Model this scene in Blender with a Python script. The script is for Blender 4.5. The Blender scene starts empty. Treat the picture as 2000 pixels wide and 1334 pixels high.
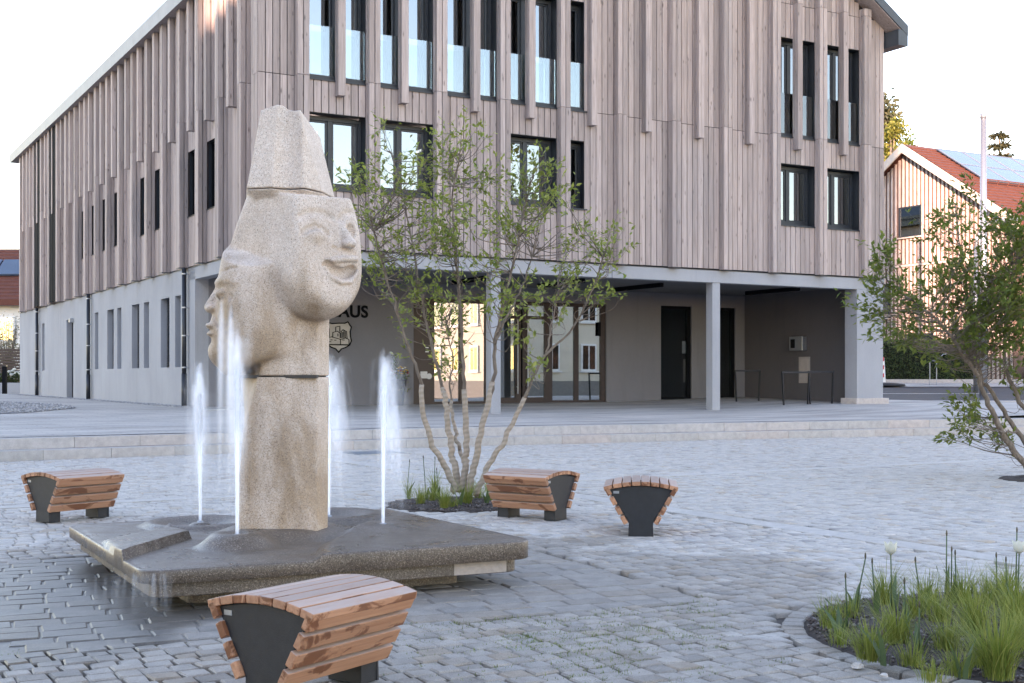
import bpy, bmesh, math, random
import numpy as np
from mathutils import Vector, Matrix
random.seed(7); RNG = np.random.default_rng(11)
scene = bpy.context.scene; COL = scene.collection
R = math.radians

# ------------------------------------------------------------------ camera, sky, sun, exposure
CAM_H = 1.25
cam = bpy.data.cameras.new("camera"); cam_o = bpy.data.objects.new("camera", cam); COL.objects.link(cam_o)
cam_o.location = (0, 0, CAM_H); cam_o.rotation_euler = (R(90), 0, 0)
cam.sensor_width = 36; cam.lens = 2487/2000*36; cam.shift_y = 70/2000
cam.clip_start = .1; cam.clip_end = 2000
scene.camera = cam_o
SUN_AZ, SUN_EL = R(191.5), R(7.0)
world = bpy.data.worlds.new("World"); scene.world = world; world.use_nodes = True
wn = world.node_tree
sky = wn.nodes.new("ShaderNodeTexSky"); sky.sky_type = 'NISHITA'; sky.sun_disc = False
sky.sun_elevation = SUN_EL; sky.sun_rotation = SUN_AZ; sky.altitude = 500; sky.air_density = 1.0; sky.dust_density = .15; sky.ozone_density = 1.0
wn.links.new(sky.outputs[0], wn.nodes["Background"].inputs[0]); wn.nodes["Background"].inputs[1].default_value = .15
sun = bpy.data.lights.new("sun", 'SUN'); sun.energy = 2.2; sun.angle = R(.5); sun.color = (1.0, .78, .60)
sun_o = bpy.data.objects.new("sun", sun); COL.objects.link(sun_o)
sd = Vector((math.sin(SUN_AZ)*math.cos(SUN_EL), math.cos(SUN_AZ)*math.cos(SUN_EL), math.sin(SUN_EL)))
sun_o.rotation_euler = (-sd).to_track_quat('-Z', 'Y').to_euler(); sun_o.location = sd*100
vs = scene.view_settings; vs.view_transform = 'Standard'; vs.look = 'None'; vs.gamma = 1; vs.use_curve_mapping = False
vs.exposure = 3.03
vs.use_white_balance = True; vs.white_balance_temperature = 7200; vs.white_balance_tint = 30
scene.cycles.use_denoising = True; scene.cycles.max_bounces = 8; scene.cycles.transparent_max_bounces = 96
scene.cycles.sample_clamp_indirect = 6

# ------------------------------------------------------------------ materials
def _n(nt, t, **kw):
    n = nt.nodes.new(t)
    for k, v in kw.items():
        try: setattr(n, k, v)
        except Exception: pass
    return n
class M:
    """small node-graph helper"""
    def __init__(s, name, rough=.7, metallic=0.0, spec=.5):
        s.m = bpy.data.materials.new(name); s.m.use_nodes = True; s.nt = s.m.node_tree
        s.b = s.nt.nodes["Principled BSDF"]; s.b.inputs["Roughness"].default_value = rough
        s.b.inputs["Metallic"].default_value = metallic; s.b.inputs["Specular IOR Level"].default_value = spec
        s.tc = _n(s.nt, "ShaderNodeTexCoord"); s.co = s.tc.outputs["Object"]
    def L(s, a, b): s.nt.links.new(a, b)
    def put(s, sock, v):
        if hasattr(v, "is_linked") or hasattr(v, "links"): s.L(v, sock)
        elif isinstance(v, (tuple, list)) and len(v) == 3 and sock.type == 'RGBA': sock.default_value = (*v, 1)
        else: sock.default_value = v
    def math(s, op, a, b=0.0, clamp=False):
        n = _n(s.nt, "ShaderNodeMath", operation=op, use_clamp=clamp); s.put(n.inputs[0], a); s.put(n.inputs[1], b); return n.outputs[0]
    def mapped(s, scale=(1, 1, 1), rot=(0, 0, 0), loc=(0, 0, 0), co=None):
        n = _n(s.nt, "ShaderNodeMapping"); s.L(co or s.co, n.inputs[0]); n.inputs["Scale"].default_value = scale
        n.inputs["Rotation"].default_value = rot; n.inputs["Location"].default_value = loc; return n.outputs[0]
    def noise(s, scale, co=None, detail=4, rough=.55, dist=0.0):
        n = _n(s.nt, "ShaderNodeTexNoise"); s.L(co or s.co, n.inputs["Vector"]); n.inputs["Scale"].default_value = scale
        n.inputs["Detail"].default_value = detail; n.inputs["Roughness"].default_value = rough; n.inputs["Distortion"].default_value = dist; return n.outputs[0]
    def voro(s, scale, co=None, out="Distance", feature='F1'):
        n = _n(s.nt, "ShaderNodeTexVoronoi", feature=feature); s.L(co or s.co, n.inputs["Vector"]); n.inputs["Scale"].default_value = scale; return n.outputs[out]
    def ramp(s, f, stops):
        n = _n(s.nt, "ShaderNodeValToRGB"); s.L(f, n.inputs[0]); e = n.color_ramp.elements
        while len(e) < len(stops): e.new(.5)
        for q, (p, c) in zip(e, stops): q.position = p; q.color = (*c, 1) if isinstance(c, tuple) else (c, c, c, 1)
        return n.outputs[0]
    def mix(s, f, a, b, t='MIX'):
        n = _n(s.nt, "ShaderNodeMix", data_type='RGBA', blend_type=t); s.put(n.inputs[0], f); s.put(n.inputs[6], a); s.put(n.inputs[7], b); return n.outputs[2]
    def rand(s):
        a = _n(s.nt, "ShaderNodeAttribute", attribute_name="tint"); o = _n(s.nt, "ShaderNodeObjectInfo")
        return s.math('FRACT', s.math('ADD', a.outputs["Fac"], o.outputs["Random"]))
    def rng(s, f, lo, hi, a=0.0, b=1.0):
        n = _n(s.nt, "ShaderNodeMapRange"); s.put(n.inputs[0], f); n.inputs[1].default_value = a; n.inputs[2].default_value = b
        n.inputs[3].default_value = lo; n.inputs[4].default_value = hi; return n.outputs[0]
    def scalecol(s, c, f):
        n = _n(s.nt, "ShaderNodeMix", data_type='RGBA', blend_type='MULTIPLY'); n.inputs[0].default_value = 1; s.put(n.inputs[6], c)
        cb = _n(s.nt, "ShaderNodeCombineColor"); [s.L(f, cb.inputs[k]) for k in range(3)]; s.L(cb.outputs[0], n.inputs[7]); return n.outputs[2]
    def color(s, c): s.put(s.b.inputs["Base Color"], c)
    def rough(s, v): s.put(s.b.inputs["Roughness"], v)
    def bump(s, h, dist=.01, strength=.5):
        n = _n(s.nt, "ShaderNodeBump"); s.L(h, n.inputs["Height"]); n.inputs["Distance"].default_value = dist; n.inputs["Strength"].default_value = strength
        s.L(n.outputs[0], s.b.inputs["Normal"])
def simple(name, c, rough=.6, metallic=0.0, var=.12, nscale=6, bump=0.0, bscale=60, spec=.5):
    m = M(name, rough, metallic, spec); f = m.rng(m.noise(nscale), 1-var, 1+var, .25, .75)
    m.color(m.scalecol(m.mix(0.0, c, c), f))
    if bump: m.bump(m.noise(bscale), bump)
    return m.m
MAT = {}
def wood_mat(name, c0, c1, knots=.85, var=.32, rough=.75):
    m = M(name, rough, 0, .3); r = m.rand()
    off = _n(m.nt, "ShaderNodeCombineXYZ"); m.L(m.math('MULTIPLY', r, 37.0), off.inputs[0]); m.L(m.math('MULTIPLY', r, 19.0), off.inputs[2])
    add = _n(m.nt, "ShaderNodeVectorMath", operation='ADD'); m.L(m.co, add.inputs[0]); m.L(off.outputs[0], add.inputs[1]); co = add.outputs[0]
    grain = m.noise(1.0, m.mapped((45, 45, 1.3), co=co), 5, .6, .6)
    c = m.mix(m.rng(grain, 0, 1, .3, .7), c0, c1)
    k = m.voro(1.0, m.mapped((9, 9, 2.6), co=co)); kn = m.rng(k, 1, 0, .05, .24)
    kn = m.math('MULTIPLY', kn, m.rng(m.noise(2.2, co), 0, 1, .46, .56), True)
    c = m.mix(m.math('MULTIPLY', kn, knots), c, (.10, .075, .065))
    grey = m.noise(.55, m.mapped((1, 1, .35)), 4)
    c = m.mix(m.rng(grey, 0, .35, .4, .75), c, (.25, .245, .262))
    c = m.scalecol(c, m.rng(m.noise(1.0, m.mapped((14, 14, .9), co=co), 5, .65), .78, 1.14, .3, .7))
    c = m.scalecol(c, m.rng(r, 1-var*.8, 1+var*.5)); m.color(c)
    m.bump(grain, .003, .35); return m.m
MAT['wood'] = wood_mat("weathered_spruce", (.345, .275, .252), (.455, .378, .350))
MAT['bench_wood'] = None
def bench_wood():
    m = M("oiled_larch", .55, 0, .4); r = m.rand()
    off = _n(m.nt, "ShaderNodeCombineXYZ"); m.L(m.math('MULTIPLY', r, 11.0), off.inputs[0]); m.L(m.math('MULTIPLY', r, 23.0), off.inputs[1])
    add = _n(m.nt, "ShaderNodeVectorMath", operation='ADD'); m.L(m.co, add.inputs[0]); m.L(off.outputs[0], add.inputs[1]); co = add.outputs[0]
    g = m.noise(1.0, m.mapped((2.2, 55, 55), co=co), 5, .6, .5)
    c = m.mix(m.rng(g, 0, 1, .3, .7), (.36, .17, .095), (.50, .265, .16))
    st = m.noise(2.6, m.mapped((1.6, 3.0, 3.0), co=co), 5, .6, .8)
    nrm = _n(m.nt, "ShaderNodeNewGeometry"); sx = _n(m.nt, "ShaderNodeSeparateXYZ"); m.L(nrm.outputs["Normal"], sx.inputs[0])
    up = m.rng(sx.outputs[2], 0, 1, .5, .8)
    stain = m.math('MULTIPLY', m.rng(st, 0, 1, .53, .57), m.math('SUBTRACT', 1.0, up), True)
    c = m.mix(m.math('MULTIPLY', stain, .85), c, (.17, .06, .026))
    bleach = m.math('MULTIPLY', up, m.rng(m.noise(7, m.mapped((1, 4, 4), co=co)), .55, .95, .3, .7))
    c = m.mix(bleach, c, (.42, .335, .295))
    c = m.scalecol(c, m.rng(r, .82, 1.12)); m.color(c); m.rough(m.rng(stain, .6, .35)); m.bump(g, .002, .4); return m.m
MAT['bench_wood'] = bench_wood()
def granite_mat():
    m = M("pale_granite", .75, 0, .35)
    sp = m.noise(165, None, 3, .7); sp2 = m.voro(115, None, "Color"); big = m.noise(2.2, None, 5, .6)
    s2 = _n(m.nt, "ShaderNodeSeparateColor"); m.L(sp2, s2.inputs[0])
    c = m.mix(m.rng(s2.outputs[0], 0, 1), (.68, .58, .51), (.58, .475, .40))
    c = m.mix(m.rng(s2.outputs[1], 0, .75, .62, .9), c, (.74, .67, .61))
    c = m.mix(m.rng(sp, 0, .9, .565, .63), c, (.14, .105, .085))
    sx = _n(m.nt, "ShaderNodeSeparateXYZ"); m.L(m.co, sx.inputs[0])
    # mineral staining where the water has run for years
    zz = m.math('ADD', sx.outputs[2], m.rng(m.noise(1.5, m.mapped((2.5, 2.5, .6))), -.45, .45, .3, .7))
    stain = m.rng(zz, 1, 0, 1.25, 1.85); run = m.noise(2.2, m.mapped((2.0, 2.0, .8)), 5, .6)
    stain = m.math('MULTIPLY', stain, m.rng(run, .25, 1, .38, .60), True)
    c = m.mix(m.math('MULTIPLY', stain, .8), c, m.scalecol(m.mix(m.rng(s2.outputs[2], 0, 1), (.36, .245, .145), (.26, .175, .105)), m.rng(sp, 1.15, .5, .45, .65)))
    c = m.scalecol(c, m.rng(big, .84, 1.1, .3, .7)); m.color(c)
    m.rough(m.rng(stain, .8, .5)); h = m.math('ADD', m.noise(140, None, 3), m.math('MULTIPLY', m.noise(22, None, 4), 1.3)); m.bump(h, .005, .5); return m.m
MAT['granite'] = granite_mat()
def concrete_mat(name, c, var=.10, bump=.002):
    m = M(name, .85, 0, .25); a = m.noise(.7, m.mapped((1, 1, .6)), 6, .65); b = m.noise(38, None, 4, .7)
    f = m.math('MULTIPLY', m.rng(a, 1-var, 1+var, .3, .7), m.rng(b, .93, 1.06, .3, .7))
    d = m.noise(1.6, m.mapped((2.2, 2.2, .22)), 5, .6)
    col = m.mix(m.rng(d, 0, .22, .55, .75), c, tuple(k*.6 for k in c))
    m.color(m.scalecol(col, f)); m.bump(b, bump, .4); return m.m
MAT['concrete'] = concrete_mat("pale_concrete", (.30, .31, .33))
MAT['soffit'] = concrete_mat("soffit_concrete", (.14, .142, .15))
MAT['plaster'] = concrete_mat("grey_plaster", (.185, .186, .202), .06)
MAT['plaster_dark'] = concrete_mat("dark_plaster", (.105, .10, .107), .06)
MAT['dark'] = simple("dark_metal", (.016, .019, .025), .38, .3, .2)
MAT['frame'] = simple("anthracite_frame", (.020, .026, .034), .42, .2, .15)
MAT['brown'] = simple("bronze_frame", (.040, .028, .026), .45, .3, .15)
MAT['black'] = simple("black_inside", (.006, .007, .009), .8, 0, .2, spec=.08)
MAT['membrane'] = simple("facade_membrane", (.02, .014, .014), .9, 0, .2)
MAT['steel'] = simple("galvanised_steel", (.33, .35, .38), .42, .7, .1, 30)
MAT['zinc'] = simple("zinc_fascia", (.25, .245, .24), .5, .3, .1, 3)
MAT['anth_sheet'] = simple("anthracite_sheet", (.05, .062, .075), .45, .2, .12, 4)
MAT['panel_black'] = simple("powder_coated_black", (.014, .016, .020), .55, 0, .25, 25, .0015, 220)
MAT['white'] = simple("white_paint", (.78, .78, .77), .6)
MAT['red'] = simple("red_reflective", (.55, .02, .03), .45)
MAT['rubber'] = simple("black_rubber", (.018, .020, .024), .7)
MAT['asphalt'] = simple("asphalt", (.055, .052, .056), .9, 0, .2, 3, .004, 90)
MAT['soil'] = simple("dark_soil", (.055, .042, .036), .95, 0, .5, 30, .02, 45)
MAT['sand'] = simple("joint_sand", (.07, .058, .05), .95, 0, .35, 12, .004, 120)
MAT['gravel'] = simple("grey_gravel", (.22, .215, .22), .9, 0, .35, 40)
MAT['jute'] = None
def glass_mat(name, refl, tint):
    m = M(name); nt = m.nt; g = _n(nt, "ShaderNodeBsdfGlossy"); g.inputs["Roughness"].default_value = .008; g.inputs[0].default_value = (.90, .97, 1, 1)
    t = _n(nt, "ShaderNodeBsdfTransparent"); t.inputs[0].default_value = (*tint, 1)
    lw = _n(nt, "ShaderNodeFresnel"); lw.inputs[0].default_value = 1.5
    f = m.math('ADD', refl, m.math('MULTIPLY', lw.outputs[0], 1-refl), True)
    w = _n(nt, "ShaderNodeBump"); w.inputs["Distance"].default_value = .02; w.inputs["Strength"].default_value = .006; m.L(m.noise(1.1), w.inputs["Height"]); m.L(w.outputs[0], g.inputs["Normal"])
    mx = _n(nt, "ShaderNodeMixShader"); m.L(f, mx.inputs[0]); m.L(t.outputs[0], mx.inputs[1]); m.L(g.outputs[0], mx.inputs[2])
    m.L(mx.outputs[0], nt.nodes["Material Output"].inputs[0]); return m.m
MAT['glass'] = glass_mat("coated_glass", .27, (.26, .31, .33))
MAT['glass_door'] = glass_mat("door_glass", .38, (.45, .47, .46))
MAT['glass_green'] = glass_mat("dark_green_glass", .14, (.22, .32, .30))
MAT['glass_rail'] = glass_mat("rail_glass", .14, (.84, .92, .92))
def water_mat(name, alpha, soft):
    m = M(name); nt = m.nt; d = _n(nt, "ShaderNodeBsdfDiffuse"); d.inputs[0].default_value = (.56, .58, .61, 1)
    tl = _n(nt, "ShaderNodeBsdfTranslucent"); tl.inputs[0].default_value = (.56, .58, .61, 1)
    a = _n(nt, "ShaderNodeAddShader"); m.L(d.outputs[0], a.inputs[0]); m.L(tl.outputs[0], a.inputs[1])
    if soft: f = m.math('MULTIPLY', _n(nt, "ShaderNodeAttribute", attribute_name="soft").outputs["Fac"], alpha, True)   # spray thins out towards its rim
    else:
        lw = _n(nt, "ShaderNodeLayerWeight"); lw.inputs[0].default_value = .5
        f = m.math('MULTIPLY', m.math('POWER', m.math('SUBTRACT', 1.0, lw.outputs["Facing"]), 1.5), alpha, True)
    t = _n(nt, "ShaderNodeBsdfTransparent"); mx = _n(nt, "ShaderNodeMixShader"); m.L(f, mx.inputs[0])
    m.L(t.outputs[0], mx.inputs[1]); m.L(a.outputs[0], mx.inputs[2]); m.L(mx.outputs[0], nt.nodes["Material Output"].inputs[0]); return m.m
MAT['water_core'] = water_mat("white_water", .75, False)
MAT['water_spray'] = water_mat("water_spray", .075, True)
def leaf_mat(name, c0, c1, trans=.45):
    m = M(name, .5, 0, .35); r = m.rand(); c = m.mix(r, c0, c1); c = m.scalecol(c, m.rng(m.noise(1.3), .75, 1.2, .3, .7)); m.color(c)
    nt = m.nt; tl = _n(nt, "ShaderNodeBsdfTranslucent"); m.L(m.mix(.35, c, (.30, .36, .05)), tl.inputs[0])
    mx = _n(nt, "ShaderNodeMixShader"); mx.inputs[0].default_value = trans; m.L(m.b.outputs[0], mx.inputs[1]); m.L(tl.outputs[0], mx.inputs[2])
    m.L(mx.outputs[0], nt.nodes["Material Output"].inputs[0]); return m.m
MAT['leaf'] = leaf_mat("spring_leaf", (.14, .20, .04), (.34, .37, .10))
MAT['leaf_dark'] = leaf_mat("mature_leaf", (.070, .122, .026), (.185, .215, .05))
MAT['hedge'] = leaf_mat("hedge_leaf", (.022, .042, .014), (.055, .08, .024), .2)
MAT['conifer'] = leaf_mat("conifer_needles", (.045, .05, .028), (.10, .095, .05), .15)
MAT['warm_tree'] = leaf_mat("yellow_green_leaf", (.12, .14, .03), (.26, .24, .05), .35)
MAT['grass'] = leaf_mat("grass_blade", (.12, .185, .028), (.34, .35, .09), .35)
MAT['tulip_leaf'] = leaf_mat("tulip_leaf", (.055, .10, .05), (.10, .155, .07), .25)
MAT['petal'] = leaf_mat("white_petal", (.74, .74, .68), (.80, .80, .76), .3)
MAT['moss'] = leaf_mat("joint_grass", (.07, .12, .02), (.20, .24, .05), .25)
def bark_mat(name, c0, c1):
    m = M(name, .9, 0, .2); g = m.noise(1, m.mapped((30, 30, 9)), 5, .65); m.color(m.mix(m.rng(g, 0, 1, .3, .7), c0, c1)); m.bump(g, .008, .6); return m.m
MAT['bark'] = bark_mat("grey_bark", (.10, .075, .06), (.24, .20, .165))
def jute_mat():
    m = M("jute_wrap", .95, 0, .15); w = _n(m.nt, "ShaderNodeTexWave", wave_type='BANDS', bands_direction='Z'); m.L(m.mapped((1, 1, 1), (.25, .2, 0)), w.inputs[0])
    w.inputs["Scale"].default_value = 7; w.inputs["Distortion"].default_value = 2.5; w.inputs["Detail"].default_value = 3
    m.color(m.mix(m.rng(w.outputs["Fac"], 0, 1), (.30, .25, .20), (.38, .32, .265))); m.bump(w.outputs["Fac"], .006, .4); return m.m
MAT['jute'] = jute_mat()
def stone_mat(name, cols, wet=False, speck=.25):
    m = M(name, .82, 0, .35); r = m.rand(); n = _n(m.nt, "ShaderNodeValToRGB"); m.L(r, n.inputs[0]); e = n.color_ramp.elements
    while len(e) < len(cols): e.new(.5)
    for q, (p, c) in zip(e, cols): q.position = p; q.color = (*c, 1)
    n.color_ramp.interpolation = 'LINEAR'; c = n.outputs[0]
    sp = m.noise(190, None, 3, .7); c = m.scalecol(c, m.rng(sp, 1-speck, 1+speck, .35, .65))
    md = m.noise(9, None, 5, .6); c = m.scalecol(c, m.rng(md, .84, 1.1, .3, .7))
    h = m.math('ADD', m.noise(26, None, 4), m.math('MULTIPLY', sp, .35))
    if wet:
        sx = _n(m.nt, "ShaderNodeSeparateXYZ"); m.L(m.co, sx.inputs[0])
        nx = m.rng(m.noise(.9, None, 5, .6), -.75, .75, .25, .75)
        # wet patches round the fountain: one at its left front corner, a damp fan to the right
        def blob(cx, cy, rx, ry, edge):
            dx = m.math('DIVIDE', m.math('SUBTRACT', sx.outputs[0], cx), rx); dy = m.math('DIVIDE', m.math('SUBTRACT', sx.outputs[1], cy), ry)
            d = m.math('SQRT', m.math('ADD', m.math('MULTIPLY', dx, dx), m.math('MULTIPLY', dy, dy)))
            return m.rng(m.math('ADD', d, m.math('MULTIPLY', nx, edge)), 1, 0, .88, 1.02)
        wet1 = blob(-2.75, 7.0, 1.35, 1.9, .35); damp = blob(-1.3, 6.9, 3.3, 3.9, .45)
        c = m.mix(m.math('MULTIPLY', damp, .70), c, m.mix(1.0, m.scalecol(c, m.rng(md, .45, .60)), (1.0, .95, .88), 'MULTIPLY'))
        c = m.mix(m.math('MULTIPLY', wet1, .8), c, m.scalecol(c, m.rng(md, .34, .42)))
        m.rough(m.math('SUBTRACT', m.math('SUBTRACT', .82, m.math('MULTIPLY', wet1, .22)), m.math('MULTIPLY', damp, .12)))
    m.color(c); m.bump(h, .004, .45); return m.m
COB = [(0, (.43, .40, .37)), (.35, (.48, .445, .41)), (.6, (.52, .48, .44)), (.80, (.44, .42, .40)), (.90, (.46, .39, .32)), (1, (.34, .325, .31))]
MAT['cobble'] = stone_mat("granite_setts", COB, True)
MAT['wetpave'] = stone_mat("fountain_setts", [(0, (.37, .35, .33)), (.5, (.43, .405, .38)), (.85, (.40, .355, .31)), (1, (.34, .325, .31))], True)
MAT['step'] = stone_mat("step_granite", [(0, (.40, .385, .37)), (.6, (.43, .41, .395)), (1, (.44, .395, .37))], False, .18)
MAT['band'] = stone_mat("band_slabs", [(0, (.46, .43, .40)), (1, (.50, .47, .44))], False, .15)
def aggregate_mat():
    m = M("washed_concrete", .3, 0, .5); sp = m.voro(210, None, "Color"); s2 = _n(m.nt, "ShaderNodeSeparateColor"); m.L(sp, s2.inputs[0])
    c = m.mix(m.rng(s2.outputs[0], 0, 1), (.066, .047, .034), (.150, .118, .092)); c = m.mix(m.rng(s2.outputs[1], 0, 1, .78, .95), c, (.27, .22, .18))
    wv = m.noise(3.2, None, 5, .6, .4); c = m.scalecol(c, m.rng(wv, .75, 1.2, .3, .7)); m.color(c)
    m.rough(m.rng(wv, .22, .48, .35, .65)); h = m.math('ADD', m.voro(210), m.math('MULTIPLY', m.noise(14), .6)); m.bump(h, .004, .4); return m.m
MAT['aggregate'] = aggregate_mat()
def terrace_mat():
    m = M("terrace_slabs", .85, 0, .3); co = m.mapped((1, 1, 1), (0, 0, -THETA), co=m.tc.outputs["Object"])
    br = _n(m.nt, "ShaderNodeTexBrick"); m.L(co, br.inputs["Vector"]); br.inputs["Scale"].default_value = 1; br.inputs["Brick Width"].default_value = .75; br.inputs["Row Height"].default_value = .25
    br.inputs["Mortar Size"].default_value = .006; br.inputs["Color1"].default_value = (.40, .375, .355, 1); br.inputs["Color2"].default_value = (.46, .42, .385, 1); br.inputs["Mortar"].default_value = (.2, .19, .19, 1)
    st = m.noise(1.0, m.mapped((.35, 1.5, 1), co=co), 5, .65); c = m.scalecol(br.outputs[0], m.rng(st, .70, 1.12, .35, .62)); m.color(c); return m.m
THETA = math.atan2(.49674, .86790)
MAT['terrace'] = terrace_mat()
def tile_mat():
    m = M("red_roof_tiles", .8, 0, .3); w = _n(m.nt, "ShaderNodeTexBrick"); m.L(m.mapped((1, 1, 1)), w.inputs["Vector"])
    c = m.mix(m.noise(3, None, 5), (.10, .034, .024), (.17, .06, .042)); c = m.scalecol(c, m.rng(m.noise(30), .7, 1.2, .3, .7)); m.color(c); return m.m
MAT['tile'] = tile_mat()
MAT['pv'] = simple("solar_glass", (.045, .075, .12), .12, 0, .1, 1, spec=.9)
MAT['batten'] = simple("larch_batten", (.54, .44, .38), .75, 0, .2, 3)
MAT['batten_wall'] = simple("larch_wall", (.15, .085, .065), .8, 0, .2, 3)
MAT['render'] = simple("white_render", (.72, .70, .66), .85, 0, .06, 2)
MAT['render2'] = simple("cream_render", (.66, .60, .50), .85, 0, .06, 2)
MAT['lamp_on'] = M("lit_tube").m
_b = MAT['lamp_on'].node_tree.nodes["Principled BSDF"]; _b.inputs["Emission Color"].default_value = (1, .93, .82, 1); _b.inputs["Emission Strength"].default_value = 2.2

# ------------------------------------------------------------------ mesh helpers
class MB:
    def __init__(s): s.v = []; s.f = []; s.t = []
    def add(s, vs_, fs, tint=0.0):
        o = len(s.v); s.v.extend(vs_); s.f.extend([tuple(o+i for i in f) for f in fs]); s.t.extend([tint]*len(fs))
    def box(s, a, b, tint=None):
        x0, y0, z0 = (min(p, q) for p, q in zip(a, b)); x1, y1, z1 = (max(p, q) for p, q in zip(a, b))
        s.add([(x0, y0, z0), (x1, y0, z0), (x1, y1, z0), (x0, y1, z0), (x0, y0, z1), (x1, y0, z1), (x1, y1, z1), (x0, y1, z1)],
              [(3, 2, 1, 0), (4, 5, 6, 7), (0, 1, 5, 4), (1, 2, 6, 5), (2, 3, 7, 6), (3, 0, 4, 7)], random.random() if tint is None else tint)
    def hexa(s, p, tint=0.0):   # 4 bottom + 4 top points
        s.add(p, [(3, 2, 1, 0), (4, 5, 6, 7), (0, 1, 5, 4), (1, 2, 6, 5), (2, 3, 7, 6), (3, 0, 4, 7)], tint)
    def prism(s, poly, z0, z1, tint=0.0):
        n = len(poly); s.add([(x, y, z0) for x, y in poly]+[(x, y, z1) for x, y in poly],
              [tuple(range(n-1, -1, -1)), tuple(range(n, 2*n))]+[(i, (i+1) % n, n+(i+1) % n, n+i) for i in range(n)], tint)
    def tube(s, pts, rad, n=8, tint=0.0, cap=True):
        pts = [Vector(p) for p in pts]; rad = rad if isinstance(rad, (list, tuple)) else [rad]*len(pts); rings = []; ref = None
        for i, p in enumerate(pts):
            d = (pts[min(i+1, len(pts)-1)]-pts[max(i-1, 0)]); d = d.normalized() if d.length > 1e-9 else Vector((0, 0, 1))
            if ref is None: ref = Vector((1, 0, 0)) if abs(d.x) < .9 else Vector((0, 1, 0))
            a = (ref-d*ref.dot(d)).normalized(); b = d.cross(a); ref = a
            rings.append([p+(a*math.cos(2*math.pi*k/n)+b*math.sin(2*math.pi*k/n))*rad[i] for k in range(n)])
        vs_ = [tuple(q) for r in rings for q in r]; fs = [(i*n+k, i*n+(k+1) % n, (i+1)*n+(k+1) % n, (i+1)*n+k) for i in range(len(pts)-1) for k in range(n)]
        if cap: fs += [tuple(range(n-1, -1, -1)), tuple((len(pts)-1)*n+k for k in range(n))]
        s.add(vs_, fs, tint)
    def lathe(s, prof, n=16, c=(0, 0), tint=0.0):
        vs_ = [(c[0]+r*math.cos(2*math.pi*k/n), c[1]+r*math.sin(2*math.pi*k/n), z) for r, z in prof for k in range(n)]; m = len(prof)
        fs = [(i*n+k, i*n+(k+1) % n, (i+1)*n+(k+1) % n, (i+1)*n+k) for i in range(m-1) for k in range(n)]
        s.add(vs_, fs+[tuple(range(n-1, -1, -1)), tuple((m-1)*n+k for k in range(n))], tint)
    def build(s, name, mat, parent=None, smooth=False, bevel=0.0, segs=2):
        me = bpy.data.meshes.new(name); me.from_pydata([tuple(map(float, p)) for p in s.v], [], s.f); me.update()
        if any(s.t): a = me.attributes.new("tint", 'FLOAT', 'FACE'); a.data.foreach_set("value", np.array(s.t, np.float32))
        me.materials.append(MAT[mat] if isinstance(mat, str) else mat)
        if smooth: me.shade_smooth()
        o = bpy.data.objects.new(name, me); COL.objects.link(o)
        if parent: o.parent = parent
        if bevel:
            b = o.modifiers.new("bevel", 'BEVEL'); b.width = bevel; b.segments = segs; b.limit_method = 'ANGLE'; b.angle_limit = R(40)
        return o
def mesh_np(name, V, F, mat, parent=None, tint=None, smooth=False):
    me = bpy.data.meshes.new(name); V = np.asarray(V, np.float32); F = np.asarray(F, np.int32); k = F.shape[1]
    me.vertices.add(len(V)); me.vertices.foreach_set("co", V.ravel()); me.loops.add(F.size); me.loops.foreach_set("vertex_index", F.ravel())
    me.polygons.add(len(F)); me.polygons.foreach_set("loop_start", np.arange(len(F), dtype=np.int32)*k); me.update(calc_edges=True); me.validate()
    if tint is not None: a = me.attributes.new("tint", 'FLOAT', 'FACE'); a.data.foreach_set("value", np.asarray(tint, np.float32))
    me.materials.append(MAT[mat] if isinstance(mat, str) else mat)
    if smooth: me.shade_smooth()
    o = bpy.data.objects.new(name, me); COL.objects.link(o)
    if parent: o.parent = parent
    return o
def empty(name, loc, rz=0.0):
    o = bpy.data.objects.new(name, None); COL.objects.link(o); o.location = loc; o.rotation_euler = (0, 0, rz); o.empty_display_size = .2; return o
def tag(o, label=None, cat=None, group=None, kind=None):
    if label: o["label"] = label
    if cat: o["category"] = cat
    if group: o["group"] = group
    if kind: o["kind"] = kind
    return o
def child_count(o): return len(o.children)
def copy_tree(o, parent=None):
    c = o.copy(); COL.objects.link(c); c.parent = parent
    for ch in [q for q in scene.objects if q.parent == o]: copy_tree(ch, c)
    return c
ORD = ["first", "second", "third", "fourth", "fifth", "sixth", "seventh", "eighth", "ninth", "tenth", "eleventh", "twelfth", "thirteenth", "fourteenth", "fifteenth", "sixteenth", "seventeenth", "eighteenth", "nineteenth", "twentieth", "twenty-first", "twenty-second", "twenty-third", "twenty-fourth"]
U = np.array([.86790, .49674]); W = np.array([-.49674, .86790]); CORNER = np.array([-5.664, 28.4])
def uv(p): q = np.array(p)-CORNER; return float(q@U), float(q@W)
def xy(u, v): q = CORNER+U*u+W*v; return float(q[0]), float(q[1])

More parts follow.
